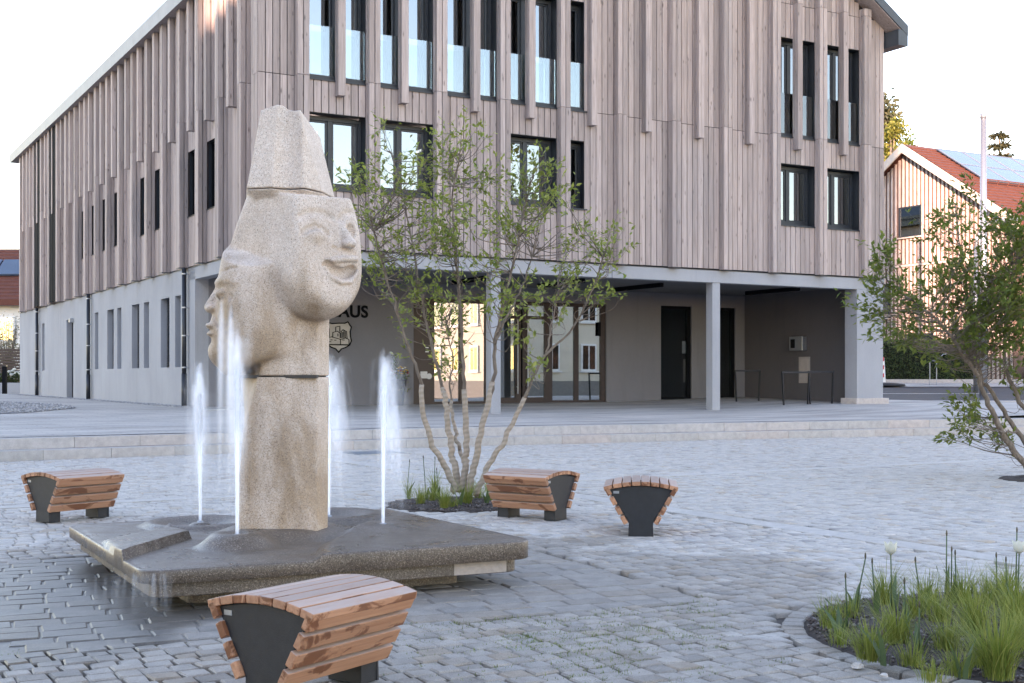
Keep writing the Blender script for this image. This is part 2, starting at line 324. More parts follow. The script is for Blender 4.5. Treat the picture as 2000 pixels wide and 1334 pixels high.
# ---- statue distance field -------------------------------------------------
def sd_ell(P, c, r, yaw=0.0, pitch=0.0):
    x, y, z = P[0]-c[0], P[1]-c[1], P[2]-c[2]
    if yaw:
        ca, sa = math.cos(yaw), math.sin(yaw); x, y = ca*x+sa*y, -sa*x+ca*y
    if pitch:
        ca, sa = math.cos(pitch), math.sin(pitch); x, z = ca*x+sa*z, -sa*x+ca*z
    k0 = np.sqrt((x/r[0])**2+(y/r[1])**2+(z/r[2])**2)
    k1 = np.sqrt((x/r[0]**2)**2+(y/r[1]**2)**2+(z/r[2]**2)**2)+1e-9
    return k0*(k0-1)/k1
def sd_cap(P, a, b, ra, rb):
    a = np.array(a, np.float32); b = np.array(b, np.float32); d = b-a; L = float(d@d)
    t = np.clip(((P[0]-a[0])*d[0]+(P[1]-a[1])*d[1]+(P[2]-a[2])*d[2])/L, 0, 1)
    return np.sqrt((P[0]-a[0]-t*d[0])**2+(P[1]-a[1]-t*d[1])**2+(P[2]-a[2]-t*d[2])**2)-(ra+(rb-ra)*t)
def plane(P, n, pt):
    l = math.sqrt(sum(k*k for k in n))
    return ((P[0]-pt[0])*n[0]+(P[1]-pt[1])*n[1]+(P[2]-pt[2])*n[2])/l
def smin(a, b, k):
    h = np.clip(.5+.5*(b-a)/k, 0, 1); return b*(1-h)+a*h-k*h*(1-h)
def smax(a, b, k): return -smin(-a, -b, k)
def path_cap(P, pts, r):
    d = None
    for a, b in zip(pts[:-1], pts[1:]):
        e = sd_cap(P, a, b, r, r); d = e if d is None else np.minimum(d, e)
    return d
def statue_field(P, feat=True):
    x, y, z = P
    # column: faceted shaft, a little twisted to the right
    col = plane(P, (-1, -.02, -.02), (-.285, 0, 1.26))
    col = smax(col, plane(P, (-1, -.55, .28), (-.262, -.2, .80)), .012)       # left lower facet
    col = smax(col, plane(P, (-.08, -1, -.01), (0, -.24, .8)), .012)
    col = smax(col, plane(P, (.25, -1, .10), (.05, -.250, .75)), .010)        # shallow centre crease
    col = smax(col, plane(P, (1, -.33, .05), (.215, -.22, 1.2)), .010)
    col = smax(col, plane(P, (1, .25, -.02), (.285, 0, 1.0)), .012)
    col = smax(col, plane(P, (0, 1, 0), (0, .25, 1)), .02)
    col = smax(col, plane(P, (-1, .5, 0), (-.27, .12, 1)), .02)
    col = np.maximum(col, z-1.75)
    # waist scoop on the left of the shaft
    col = smax(col, -sd_ell(P, (-.63, -.1, .86), (.40, .6, .62)), .05)
    # shallow scoop down the front of the shaft
    col = smax(col, -sd_cap(P, (-.075, -.575, 1.30), (.055, -.54, .25), .335, .315), .006)
    # hat: tapering block with a scooped front
    hat = plane(P, (-1, -.22, .18), (-.222, -.1, 2.43))
    hat = smax(hat, plane(P, (-.30, -1, .14), (-.03, -.29, 2.43)), .008)
    hat = smax(hat, plane(P, (.50, -1, .12), (.17, -.26, 2.43)), .010)
    hat = smax(hat, plane(P, (1, -.12, .22), (.272, 0, 2.43)), .010)
    hat = smax(hat, plane(P, (.1, 1, .12), (0, .26, 2.43)), .02)
    hat = smax(hat, plane(P, (-.6, .8, .1), (-.18, .2, 2.43)), .02)
    hat = np.maximum(hat, plane(P, (-.25, .2, 1), (0, -.25, 2.968)))
    hat = np.maximum(hat, plane(P, (.32, .2, 1), (0, -.25, 2.985)))
    hat = smax(hat, -sd_cap(P, (.075, -.385, 2.2), (.085, -.275, 3.1), .125, .105), .008)
    hat = smax(hat, -sd_cap(P, (.095, -.6, 3.03), (.095, .5, 2.99), .085, .085), .012)
    hat = np.where(x > .1, smax(hat, plane(P, (1, -.50, .10), (.228, -.12, 2.62)), .006), hat)
    # conical body behind the faces
    t = (2.43-z)/.40
    bod = (np.sqrt((x-.005+.095*t)**2+(y*(1.0+.30*np.clip(t,0,1)))**2)-(.232+.052*t))*.85
    bod = smax(bod, plane(P, (-.60, -.80, -.10), (-.09, -.205, 2.03)), .03)
    bod = smax(bod, 1.93-z, .05); bod = np.maximum(bod, z-2.45)
    # right-hand head: a mask with a flat top
    h1 = sd_ell(P, (.105, -.03, 1.95), (.395, .37, .82))
    h1 = smax(h1, sd_ell(P, (.105, -.03, 2.10), (.46, .43, .475)), .04)
    h1 = smin(h1, sd_ell(P, (.235, -.12, 1.845), (.245, .235, .235)), .07)       # cheeks and chin
    h1 = smax(h1, plane(P, (1, -.95, .22), (.385, -.13, 2.20)), .025)          # flat of the face
    h1 = np.where(z > 1.75, smax(h1, plane(P, (-.66, -.75, .10), (-.07, -.225, 2.02)), .03), h1)
    h1 = smax(h1, plane(P, (.05, -.1, 1), (.3, 0, 2.408)), .012)
    h1 = np.where(z > 2.0, smax(h1, plane(P, (.9, .1, .30), (.448, 0, 2.36)), .02), h1)
    # left-hand head
    h2 = sd_ell(P, (-.145, -.05, 1.66), (.275, .285, .72))
    h2 = smin(h2, sd_ell(P, (-.345, -.07, 1.415), (.125, .14, .115)), .05)      # chin
    h2 = smin(h2, sd_ell(P, (-.33, -.08, 1.565), (.125, .15, .14)), .05)       # muzzle
    h2 = smax(h2, plane(P, (-.02, -.50, 1), (-.3, -.2, 1.995)), .006)         # flat top
    h2 = smax(h2, plane(P, (.3, -.1, -1), (-.25, -.1, 1.285)), .05)
    d = smin(h1, bod, .02)
    d = smin(d, h2, .02)
    d = np.where(z < 1.80, smin(d, col, .04), d)
    d = smax(d, -sd_ell(P, (.025, -.375, 1.68), (.085, .125, .26), 0, .22), .07)
    d = smin(d, hat+np.maximum(0, 2.42-z)*1.3, .012)
    if not feat: return d
    # ---- left face
    nose = sd_cap(P, (-.400, -.085, 1.815), (-.456, -.09, 1.698), .022, .036)
    nose = smin(nose, sd_ell(P, (-.430, -.118, 1.688), (.048, .052, .028)), .02)
    d = smax(d, -sd_cap(P, (-.33, -.345, 1.79), (-.455, -.15, 1.795), .065, .045), .035)   # eye socket
    d = smin(d, nose, .025)
    d = smin(d, sd_ell(P, (-.335, -.215, 1.770), (.060, .045, .036), .6), .02)          # eyeball
    d = smax(d, -path_cap(P, [(-.345, -.275, 1.752), (-.315, -.285, 1.782), (-.285, -.295, 1.748)], .023), .005)
    d = smin(d, path_cap(P, [(-.405, -.12, 1.850), (-.34, -.225, 1.866), (-.24, -.300, 1.842)], .012), .04)   # brow
    d = smax(d, -path_cap(P, [(-.375, -.19, 1.925), (-.335, -.235, 1.915), (-.29, -.265, 1.93), (-.24, -.295, 1.932)], .009), .004)
    d = smin(d, sd_ell(P, (-.424, -.095, 1.573), (.056, .108, .024), 0, -.15), .012)  # upper lip
    d = smin(d, sd_ell(P, (-.416, -.095, 1.526), (.056, .098, .026)), .012)          # lower lip
    d = smax(d, -sd_cap(P, (-.49, -.08, 1.551), (-.36, -.215, 1.546), .013, .010), .005)
    d = smax(d, -sd_ell(P, (-.475, -.10, 1.484), (.035, .13, .024)), .02)
    d = smax(d, -sd_cap(P, (-.425, -.165, 1.655), (-.375, -.215, 1.575), .013, .010), .025)
    # ---- right face: frame of the face (f forward, s to the side)
    def at(px, py, depth=0.0): return tuple(SURF[(px, py)][k]+SURF[(px, py)][3+k]*depth for k in range(3))
    if SURF:
        A = at
        d = smin(d, sd_cap(P, A(668, 440, -.018), A(678, 476, .020), .024, .040), .02)       # nose
        d = smin(d, sd_ell(P, A(676, 478, .026), (.052, .044, .028)), .015)
        d = smax(d, -path_cap(P, [A(652, 484, .004), A(664, 489, .010), A(684, 488, .012)], .019), .006)
        d = smax(d, -path_cap(P, [A(588, 421, .004), A(610, 414, .004), A(634, 416, .006), A(650, 427, .008)], .018), .022)
        d = smin(d, sd_ell(P, A(615, 458, -.030), (.085, .055, .045), .6), .035)
        d = smax(d, -path_cap(P, [A(592, 455, .008), A(602, 446, .008), A(616, 441, .010), A(630, 446, .008), A(640, 456, .008)], .022), .006)
        d = smax(d, -path_cap(P, [A(664, 428, .004), A(676, 416, .006), A(690, 416, .004)], .018), .02)
        d = smax(d, -sd_ell(P, A(686, 452, .008), (.040, .042, .056), .6), .006)
        # mouth: an open smile under an overhanging upper lip
        d = smin(d, path_cap(P, [A(640, 511, -.006), A(658, 508, .006), A(676, 506, .014), A(694, 506, .006)], .019), .012)
        d = smax(d, -path_cap(P, [A(640, 519, .0), A(656, 529, -.008), A(672, 534, -.008), A(690, 528, -.006)], .037), .004)
        d = smin(d, path_cap(P, [A(636, 522, -.012), A(646, 541, -.004), A(664, 552, .006), A(684, 551, .006), A(698, 532, .0)], .013), .008)
        d = smax(d, -path_cap(P, [A(626, 506, .008), A(632, 526, .010)], .012), .02)
    return d
def surface_nets(F, org, h):
    nx, ny, nz = F.shape; S = F < 0
    c = S[:-1, :-1, :-1].astype(np.int8)
    n = np.zeros((nx-1, ny-1, nz-1), np.int8)
    for i in (0, 1):
        for j in (0, 1):
            for k in (0, 1): n += S[i:nx-1+i, j:ny-1+j, k:nz-1+k]
    cells = np.argwhere((n > 0) & (n < 8)); idx = -np.ones((nx-1, ny-1, nz-1), np.int32)
    ci, cj, ck = cells.T; idx[ci, cj, ck] = np.arange(len(cells))
    acc = np.zeros((len(cells), 3), np.float32); cnt = np.zeros(len(cells), np.float32)
    cor = [(i, j, k) for i in (0, 1) for j in (0, 1) for k in (0, 1)]
    for a in range(8):
        for b in range(a+1, 8):
            A, B = cor[a], cor[b]
            if sum(abs(A[q]-B[q]) for q in range(3)) != 1: continue
            fa = F[ci+A[0], cj+A[1], ck+A[2]]; fb = F[ci+B[0], cj+B[1], ck+B[2]]
            m = (fa < 0) != (fb < 0); t = np.where(m, fa/np.where(m, fa-fb, 1), 0)
            for q in range(3): acc[:, q] += np.where(m, A[q]+t*(B[q]-A[q]), 0)
            cnt += m
    V = (cells+acc/cnt[:, None])*h+np.array(org)
    quads = []
    def emit(e, ax):
        s0 = [slice(None)]*3; s1 = [slice(None)]*3; s0[ax] = slice(0, -1); s1[ax] = slice(1, None)
        ch = S[tuple(s0)] != S[tuple(s1)]
        I = np.argwhere(ch); o = [q for q in range(3) if q != ax]
        I = I[(I[:, o[0]] > 0) & (I[:, o[1]] > 0)]
        I = I[(I[:, o[0]] < F.shape[o[0]]-1) & (I[:, o[1]] < F.shape[o[1]]-1)]
        def g(d0, d1):
            J = I.copy(); J[:, o[0]] -= d0; J[:, o[1]] -= d1; return idx[J[:, 0], J[:, 1], J[:, 2]]
        q = np.stack([g(1, 1), g(0, 1), g(0, 0), g(1, 0)], 1)
        flip = S[I[:, 0], I[:, 1], I[:, 2]]
        if ax == 1: flip = ~flip
        q = np.where(flip[:, None], q, q[:, ::-1]); quads.append(q)
    for ax in range(3): emit(None, ax)
    return V, np.concatenate(quads)
SURF = {(668, 440): (0.389, -0.123, 2.215, 0.716, -0.68, 0.158), (678, 476): (0.42, -0.117, 2.098, 0.716, -0.68, 0.158), (676, 478): (0.415, -0.124, 2.091, 0.716, -0.68, 0.158), (652, 484): (0.348, -0.201, 2.064, 0.716, -0.68, 0.158), (664, 489): (0.382, -0.168, 2.051, 0.716, -0.68, 0.158), (684, 488): (0.439, -0.107, 2.06, 0.716, -0.68, 0.158), (588, 421): (0.167, -0.35, 2.247, 0.674, -0.721, 0.162), (610, 414): (0.225, -0.281, 2.278, 0.716, -0.68, 0.158), (634, 416): (0.291, -0.21, 2.281, 0.716, -0.68, 0.158), (650, 427): (0.337, -0.169, 2.251, 0.716, -0.68, 0.158), (615, 458): (0.243, -0.295, 2.137, 0.716, -0.68, 0.158), (592, 455): (0.181, -0.36, 2.139, 0.7, -0.696, 0.157), (602, 446): (0.207, -0.325, 2.171, 0.716, -0.68, 0.158), (616, 441): (0.244, -0.281, 2.193, 0.716, -0.68, 0.158), (630, 446): (0.283, -0.243, 2.181, 0.716, -0.68, 0.158), (640, 456): (0.312, -0.219, 2.152, 0.716, -0.68, 0.158), (664, 428): (0.376, -0.127, 2.253, 0.716, -0.68, 0.158), (676, 416): (0.409, -0.082, 2.298, 0.716, -0.68, 0.158), (690, 416): (0.449, -0.036, 2.304, 0.839, -0.51, 0.188), (686, 452): (0.441, -0.076, 2.181, 0.716, -0.68, 0.158), (640, 511): (0.317, -0.255, 1.972, 0.716, -0.68, 0.158), (658, 508): (0.367, -0.199, 1.987, 0.716, -0.68, 0.158), (676, 506): (0.417, -0.143, 1.998, 0.716, -0.68, 0.158), (694, 506): (0.469, -0.088, 2.003, 0.718, -0.678, 0.158), (640, 519): (0.318, -0.261, 1.946, 0.716, -0.68, 0.158), (656, 529): (0.363, -0.22, 1.917, 0.716, -0.68, 0.158), (672, 534): (0.408, -0.174, 1.905, 0.716, -0.68, 0.158), (690, 528): (0.459, -0.115, 1.929, 0.716, -0.68, 0.158), (636, 522): (0.307, -0.274, 1.935, 0.716, -0.68, 0.158), (646, 541): (0.336, -0.257, 1.876, 0.716, -0.68, 0.158), (664, 552): (0.388, -0.211, 1.844, 0.716, -0.68, 0.158), (684, 551): (0.444, -0.149, 1.852, 0.716, -0.68, 0.158), (698, 532): (0.483, -0.093, 1.918, 0.78, -0.609, 0.144), (626, 506): (0.278, -0.293, 1.984, 0.716, -0.68, 0.158), (632, 526): (0.296, -0.289, 1.921, 0.716, -0.68, 0.158)}

# ------------------------------------------------------------------ ground, plaza, steps, terrace, street
g = MB(); g.add([(-400, -300, -.06), (400, -300, -.06), (400, 500, -.06), (-400, 500, -.06)], [(0, 1, 2, 3)])
tag(g.build("ground", simple("far_ground", (.10, .10, .07), .95)), kind="structure")
STEP = [(-24, 5.5), (-14, 13.9), (-7.58, 18.84), (-2.16, 22.36), (1.31, 24.1), (8.22, 27.1), (16, 29.8), (26, 32.2), (40, 34)]
def catmull(pts, n=24):
    out = []; P = [np.array(p, float) for p in pts]; P = [2*P[0]-P[1]]+P+[2*P[-1]-P[-2]]
    for i in range(1, len(P)-2):
        for k in range(n):
            t = k/n; a, b, c, d = P[i-1:i+3]
            out.append(.5*((2*b)+(c-a)*t+(2*a-5*b+4*c-d)*t*t+(3*b-a-3*c+d)*t**3))
    out.append(P[-2]); return np.array(out)
SC = catmull(STEP); SARC = np.concatenate([[0], np.cumsum(np.linalg.norm(np.diff(SC, axis=0), axis=1))])
def step_pt(s, off=0.0):
    p = np.array([np.interp(s, SARC, SC[:, k]) for k in (0, 1)]); q = np.array([np.interp(s+.05, SARC, SC[:, k]) for k in (0, 1)])-np.array([np.interp(s-.05, SARC, SC[:, k]) for k in (0, 1)])
    q /= np.linalg.norm(q); return p+np.array([-q[1], q[0]])*off
def step_y(x): return np.interp(x, SC[:, 0], SC[:, 1])
core = MB()
for s in np.arange(1, SARC[-1]-1, 1.0):
    for z1, o0, o1 in ((.11, .05, .9), (.27, .42, 1.2)):
        a, b, c, d = step_pt(s, o0), step_pt(s+1.0, o0), step_pt(s+1.0, o1), step_pt(s, o1)
        core.hexa([(*p, -.05) for p in (a, b, c, d)]+[(*p, z1) for p in (a, b, c, d)])
steps = tag(core.build("steps", 'sand'), kind="structure")
for row, (z0, z1, off, ph) in enumerate(((-.03, .153, 0, 0), (.155, .322, .37, .47))):
    s = 6.0+ph
    while s < SARC[-1]-6:
        L = random.uniform(.98, 1.14); jz = random.uniform(-.003, .003); m = MB(); n = 2
        e = .003
        pts = [step_pt(s+e+(L-2*e)*k/n, off+random.uniform(-.003, .003)) for k in range(n+1)]; bk = [step_pt(s+e+(L-2*e)*k/n, off+(.365 if row == 0 else .40)) for k in range(n+1)]
        for k in range(n):
            m.hexa([(*pts[k], z0), (*pts[k+1], z0), (*bk[k+1], z0), (*bk[k], z0), (*pts[k], z1+jz), (*pts[k+1], z1+jz), (*bk[k+1], z1+jz), (*bk[k], z1+jz)])
        m.build("step_stone", 'step', steps); s += L
def sstep(t): t = max(0., min(1., t)); return t*t*(3-2*t)
def zt(x, y):
    u, v = uv((x, y)); z = .322+.030*sstep((v+10)/10)
    z += .02*max(0, min(v, 6)); z += .11*sstep((u-12.5)/6)*(1 if v > -8 else sstep((v+14)/6)); return z
tv, tf = [], []; xs = np.linspace(-40, 39, 150); ts = np.linspace(0, 1, 60)**1.2
for x in xs:
    # back edge of the upper step, found along the normal
    y_f = step_y(x)+.80
    for t in ts:
        y = y_f+(64-y_f)*t; tv.append((x, y, zt(x, y)))
nt_ = len(ts)
for i in range(len(xs)-1):
    for j in range(nt_-1): tf.append((i*nt_+j, (i+1)*nt_+j, (i+1)*nt_+j+1, i*nt_+j+1))
terrace = tag(mesh_np("terrace", tv, tf, 'terrace'), kind="structure")
# --- plaza: sand bed, setts, bands
pz = MB(); pz.add([(-22, -4, -.034), (40, -4, -.034), (40, 36, -.034), (-22, 36, -.034)], [(0, 1, 2, 3)])
plaza = tag(pz.build("plaza", 'sand'), kind="structure")
BED1 = (-.52, 12.55, .72); BED2 = (2.62, 6.22, 1.17)
FQ = np.array([(1.10, 7.16), (-2.45, 5.72), (-3.75, 8.55), (-.25, 10.15)])       # setts under the fountain
def round_poly(Q, r, n=10):
    out = []; k = len(Q)
    for i in range(k):
        p = Q[i]; a = Q[i-1]-p; b = Q[(i+1) % k]-p; a = a/np.linalg.norm(a); b = b/np.linalg.norm(b)
        h = math.acos(float(np.clip(a@b, -1, 1)))/2; d = r/math.tan(h); c = p+(a+b)/np.linalg.norm(a+b)*(r/math.sin(h))
        p0, p1 = p+a*d, p+b*d; t0 = math.atan2(*(p0-c)[::-1]); t1 = math.atan2(*(p1-c)[::-1]); dt = (t1-t0+math.pi) % (2*math.pi)-math.pi
        out += [c+r*np.array([math.cos(t0+dt*j/n), math.sin(t0+dt*j/n)]) for j in range(n+1)]
    return np.array(out)
FPOLY = round_poly(FQ, .22)
def inside(poly, X, Y):
    res = np.zeros(X.shape, bool); n = len(poly); j = n-1
    for i in range(n):
        xi, yi = poly[i]; xj, yj = poly[j]
        c = ((yi > Y) != (yj > Y)) & (X < (xj-xi)*(Y-yi)/(yj-yi+1e-12)+xi); res ^= c; j = i
    return res
BANDS = [((-3.3, 13.2), U, .13), ((1.61, 11.85), W, .13)]
def setts(rows, keep, depth=.06, bevel=True, gap=.0075, lift=.0):
    """rows: list of quads (4x2 corners ccw). returns V, F per stone"""
    out = []
    for q, z in rows:
        c = q.mean(0); inner = c+(q-c)*(1-gap*1.0/np.maximum(np.linalg.norm(q-c, axis=1, keepdims=True), 1e-6))
        top = c+(q-c)*(1-(gap+.010)/np.linalg.norm(q-c, axis=1, keepdims=True))
        tilt = RNG.normal(0, .0012, 4)
        V = [(*p, -depth) for p in inner]+[(*p, z-.007) for p in inner]+[(*p, z+t) for p, t in zip(top, tilt)]
        out.append(V)
    return out
SF = [(0, 1, 5, 4), (1, 2, 6, 5), (2, 3, 7, 6), (3, 0, 4, 7), (4, 5, 9, 8), (5, 6, 10, 9), (6, 7, 11, 10), (7, 4, 8, 11), (8, 9, 10, 11)]
AX = np.array([U, W])
def gen_rows(U_, W_, b0, b1, a0, a1, rh, lmin, lmax):
    quads = []; b = b0
    while b < b1:
        h = rh*random.uniform(.92, 1.08); a = a0+random.uniform(0, .15)
        while a < a1:
            l = random.uniform(lmin, lmax); j = RNG.normal(0, .0045, (4, 2))
            q = np.array([(a, b), (a+l, b), (a+l, b+h), (a, b+h)])+j
            quads.append(q[:, :1]*U_+q[:, 1:]*W_); a += l
        b += h
    return np.array(quads)
Q = gen_rows(U, W, 1.5, 26, -14, 28, .115, .10, .15)
ctr = Q.mean(1); X, Y = ctr.T
keep = (Y > 4.0) & (np.abs(X) < .50*Y+1.6) & (Y < step_y(X)-.03)
for bx, by, br in (BED1, BED2): keep &= np.hypot(X-bx, Y-by) > br+(.135 if br > 1 else .04)
for p, d, w in BANDS:
    n = np.array([-d[1], d[0]]); keep &= np.abs((ctr-np.array(p))@n) > w+.045
fp_out = FQ.mean(0)+(FPOLY-FQ.mean(0))*1.018
keep &= ~inside(fp_out, X, Y)
Q = Q[keep]; ctr = ctr[keep]
lowf = np.sin(ctr[:, 0]*.9+1)*np.sin(ctr[:, 1]*.7)*.004
stones = setts([(q, z) for q, z in zip(Q, lowf+RNG.normal(0, .0022, len(Q)))], None)
vis = np.abs(ctr[:, 0]) < .41*ctr[:, 1]
order = np.argsort(np.where(vis & (ctr[:, 1] > 5.15), ctr[:, 1], 99)); first = set(order[:300].tolist())
V, F, T = [], [], []
for i, s in enumerate(stones):
    tnt = random.random()
    if i in first:
        m = MB(); m.add(s, SF, tnt); m.build("cobble", 'cobble', plaza)
    else:
        o = len(V); V.extend(s); F.extend([tuple(o+k for k in f) for f in SF]); T.extend([tnt]*9)
tag(mesh_np("cobbles", V, F, 'cobble', plaza, T), kind="stuff")
# ring of small setts round the near bed, and the bands of long slabs
def ring(cx, cy, r0, r1, n, name, mat, parent, ang=(0, 2*math.pi)):
    for k in range(n):
        a0 = ang[0]+(ang[1]-ang[0])*(k+.03)/n; a1 = ang[0]+(ang[1]-ang[0])*(k+.97)/n
        q = np.array([(cx+r0*math.cos(a0), cy+r0*math.sin(a0)), (cx+r1*math.cos(a0), cy+r1*math.sin(a0)), (cx+r1*math.cos(a1), cy+r1*math.sin(a1)), (cx+r0*math.cos(a1), cy+r0*math.sin(a1))])
        s = setts([(q+RNG.normal(0, .004, (4, 2)), RNG.normal(-.004, .002))], None, gap=.007)[0]; m = MB(); m.add(s, SF, random.random()); m.build(name, mat, parent)
ring(*BED2[:2], 1.165, 1.275, 72, "edging_stone", 'wetpave', plaza)
for p, d, w in BANDS:
    n = np.array([-d[1], d[0]]); t = -16.0
    while t < 22:
        L = random.uniform(.95, 1.05); a = np.array(p)+d*t; b = np.array(p)+d*(t+L); c = (a+b)/2
        bad = not (3 < c[1] < step_y(c[0])-.5) or abs(c[0]) > .5*c[1]+1.5 or inside(fp_out, np.array([c[0]]), np.array([c[1]]))[0] or any(np.hypot(c[0]-x, c[1]-y) < r+.3 for x, y, r in (BED1, BED2))
        if (d is W) and abs((c-np.array(BANDS[0][0]))@np.array([-U[1], U[0]])) < .6: bad = bad
        if not bad:
            q = np.array([a-n*w, b-n*w, b+n*w, a+n*w]); s = setts([(q, .0015)], None, gap=.006)[0]; m = MB(); m.add(s, SF, random.random()); m.build("band_slab", 'band', plaza)
        t += L
# fountain setts, flush and tight, laid along their own edges
e0 = (FQ[0]-FQ[1]); e0 /= np.linalg.norm(e0); e1 = np.array([-e0[1], e0[0]])
o_ = FQ.mean(0); Q2 = gen_rows(e0, e1, float(o_@e1)-2.6, float(o_@e1)+2.6, float(o_@e0)-3, float(o_@e0)+3, .165, .20, .30)
c2 = Q2.mean(1); k2 = inside(FPOLY, c2[:, 0], c2[:, 1])&inside(FQ.mean(0)+(FPOLY-FQ.mean(0))*.985, *(Q2.min(1)*.5+c2*.5).T); Q2 = Q2[k2]
V, F, T = [], [], []; kk = 0
for q in Q2:
    s = setts([(q, -.004+RNG.normal(0, .0012))], None, gap=.004)[0]; t = random.random(); c = q.mean(0)
    if not inside(np.array([(-.2, 7.6), (-1.9, 6.9), (-2.7, 8.6), (-1.2, 9.4)]), np.array([c[0]]), np.array([c[1]]))[0] and kk < 300:
        m = MB(); m.add(s, SF, t); m.build("fountain_sett", 'wetpave', plaza); kk += 1
    else:
        o = len(V); V.extend(s); F.extend([tuple(o+i for i in f) for f in SF]); T.extend([t]*9)
if V: tag(mesh_np("fountain_setts", V, F, 'wetpave', plaza, T), kind="stuff")
ed = MB(); ed.prism([tuple(p) for p in FQ.mean(0)+(FPOLY-FQ.mean(0))*1.006], -.06, -.0115); ed.build("fountain_mortar", 'wetpave', plaza)
# soil of the two beds
def soil(name, cx, cy, r, label):
    m = MB(); N = 40; K = 10; vs_ = []
    for k in range(K+1):
        for i in range(N):
            a = 2*math.pi*i/N; rr = r*k/K; zz = .035*(1-(k/K)**2)+(random.uniform(-.012, .014) if k < K else -.02); vs_.append((cx+rr*math.cos(a), cy+rr*math.sin(a), zz))
    m.add(vs_, [(k*N+i, (k+1)*N+i, (k+1)*N+(i+1) % N, k*N+(i+1) % N) for k in range(K) for i in range(N)]); return tag(m.build(name, 'soil', smooth=True), kind="structure")
soil("bed_soil", *BED1, ""); soil("bed_soil", *BED2, "")
def pebbles(name, pts, rmin, rmax, mat, kind="stuff"):
    base = np.array([(1, 0, 0), (0, 1, 0), (-1, 0, 0), (0, -1, 0), (0, 0, .7), (0, 0, -.7)]); tri = np.array([(0, 1, 4), (1, 2, 4), (2, 3, 4), (3, 0, 4), (1, 0, 5), (2, 1, 5), (3, 2, 5), (0, 3, 5)])
    P = np.array(pts); n = len(P); r = RNG.uniform(rmin, rmax, (n, 1, 1)); a = RNG.uniform(0, 6.3, n); ca, sa = np.cos(a), np.sin(a)
    B = base[None]*RNG.uniform(.6, 1.3, (n, 6, 1))*r; Bx = B[..., 0]*ca[:, None]-B[..., 1]*sa[:, None]; By = B[..., 0]*sa[:, None]+B[..., 1]*ca[:, None]
    Vn = np.stack([Bx, By, B[..., 2]], -1)+P[:, None]; Fn = (tri[None]+np.arange(n)[:, None, None]*6).reshape(-1, 3)
    return tag(mesh_np(name, Vn.reshape(-1, 3), Fn, mat, None, np.repeat(RNG.uniform(0, 1, n), 8)), kind=kind)
MAT['clod'] = stone_mat("lava_mulch", [(0, (.075, .055, .05)), (.7, (.12, .10, .095)), (1, (.22, .20, .19))], False, .3)
MAT['pebble'] = stone_mat("river_gravel", [(0, (.20, .20, .21)), (.7, (.33, .33, .34)), (1, (.45, .44, .43))], False, .2)
pp = []
for cx, cy, r, n in ((*BED1, 1500), (*BED2, 5200)):
    for _ in range(n):
        a, q = random.uniform(0, 6.283), r*.985*math.sqrt(random.random()); pp.append((cx+q*math.cos(a), cy+q*math.sin(a), .035*(1-(q/r)**2)+.004))
tag(pebbles("bed_mulch", pp, .006, .017, 'clod'), "dark crumbly mulch of lava chips covering the round planting beds", "mulch")
GP = np.array([(-11, 32.2), (-11.2, 29.5), (-12.6, 27.4), (-20, 25.6), (-24, 36), (-16.4, 40.6), (-12.6, 35.6)])
gb = MB(); gb.add([(x, y, zt(x, y)+.012) for x, y in GP], [tuple(range(len(GP)-1, -1, -1))]); 
gb.f = [tuple(reversed(f)) for f in gb.f]; tag(gb.build("gravel_bed", 'gravel'), kind="structure")
pp = []
while len(pp) < 6000:
    x, y = random.uniform(-20, -11), random.uniform(25, 41)
    if inside(GP, np.array([x]), np.array([y]))[0]: pp.append((x, y, zt(x, y)+.015))
tag(pebbles("bed_gravel", pp, .02, .05, 'pebble'), "grey gravel patch on the paving left of the building", "gravel")
pp = []
for _ in range(3500):
    u, v = random.uniform(-.28, .2), random.uniform(6.0, 34.5); x, y = xy(u, v); pp.append((x, y, zt(x, y)+.008))
tag(pebbles("wall_gravel", pp, .012, .03, 'pebble'), "narrow gravel strip along the foot of the concrete wall", "gravel")
# street and far pavement on the right, rising away
def strip(name, y0, z0, y1, z1, mat, x0=11.0, x1=90, kind="structure"):
    m = MB(); m.add([(x0, y0, z0), (x1, y0, z0), (x1, y1, z1), (x0, y1, z1)], [(0, 1, 2, 3)]); return tag(m.build(name, mat), kind=kind)
strip("street", 41.2, .49, 50, .86, 'asphalt')
kb = MB(); kb.hexa([(11, 40.9, .3), (90, 40.9, .3), (90, 41.2, .3), (11, 41.2, .3), (11, 40.9, .485), (90, 40.9, .485), (90, 41.2, .50), (11, 41.2, .50)]); tag(kb.build("kerb", 'step'), kind="structure")
strip("far_pavement", 50, .885, 53, 1.01, 'terrace')
kb = MB(); kb.hexa([(11, 53, .8), (90, 53, .8), (90, 53.25, .8), (11, 53.25, .8), (11, 53, 1.17), (90, 53, 1.17), (90, 53.25, 1.17), (11, 53.25, 1.17)]); tag(kb.build("low_wall", 'step'), kind="structure")
MAT["lawn"] = simple("lawn_soil", (.06, .07, .03), .95, 0, .3, 2)
strip("lawn", 53.25, 1.15, 220, 3.0, "lawn", 11, 160)
strip("meadow", 63.9, .44, 260, .50, "lawn", -160, 11); strip("side_meadow", -10, -.02, 64.2, .435, "lawn", -160, -39.5)
lm = MB()
for x0, x1, y in ((12, 17.2, 45.3), (19.0, 22.0, 44.6), (23.5, 27, 44.6)): lm.box((x0, y, .49+(y-41.2)*.042+.006), (x1, y+.16, .49+(y-41.2)*.042+.012))
for k in range(5):
    y = 42.0; lm.box((17.5+k*1.9, y-.05*k, .49+(y-41.2)*.042+.008), (19.0+k*1.9, y+.12-.05*k, .49+(y-41.2)*.042+.014))
tag(lm.build("road_markings", 'white'), kind="structure")
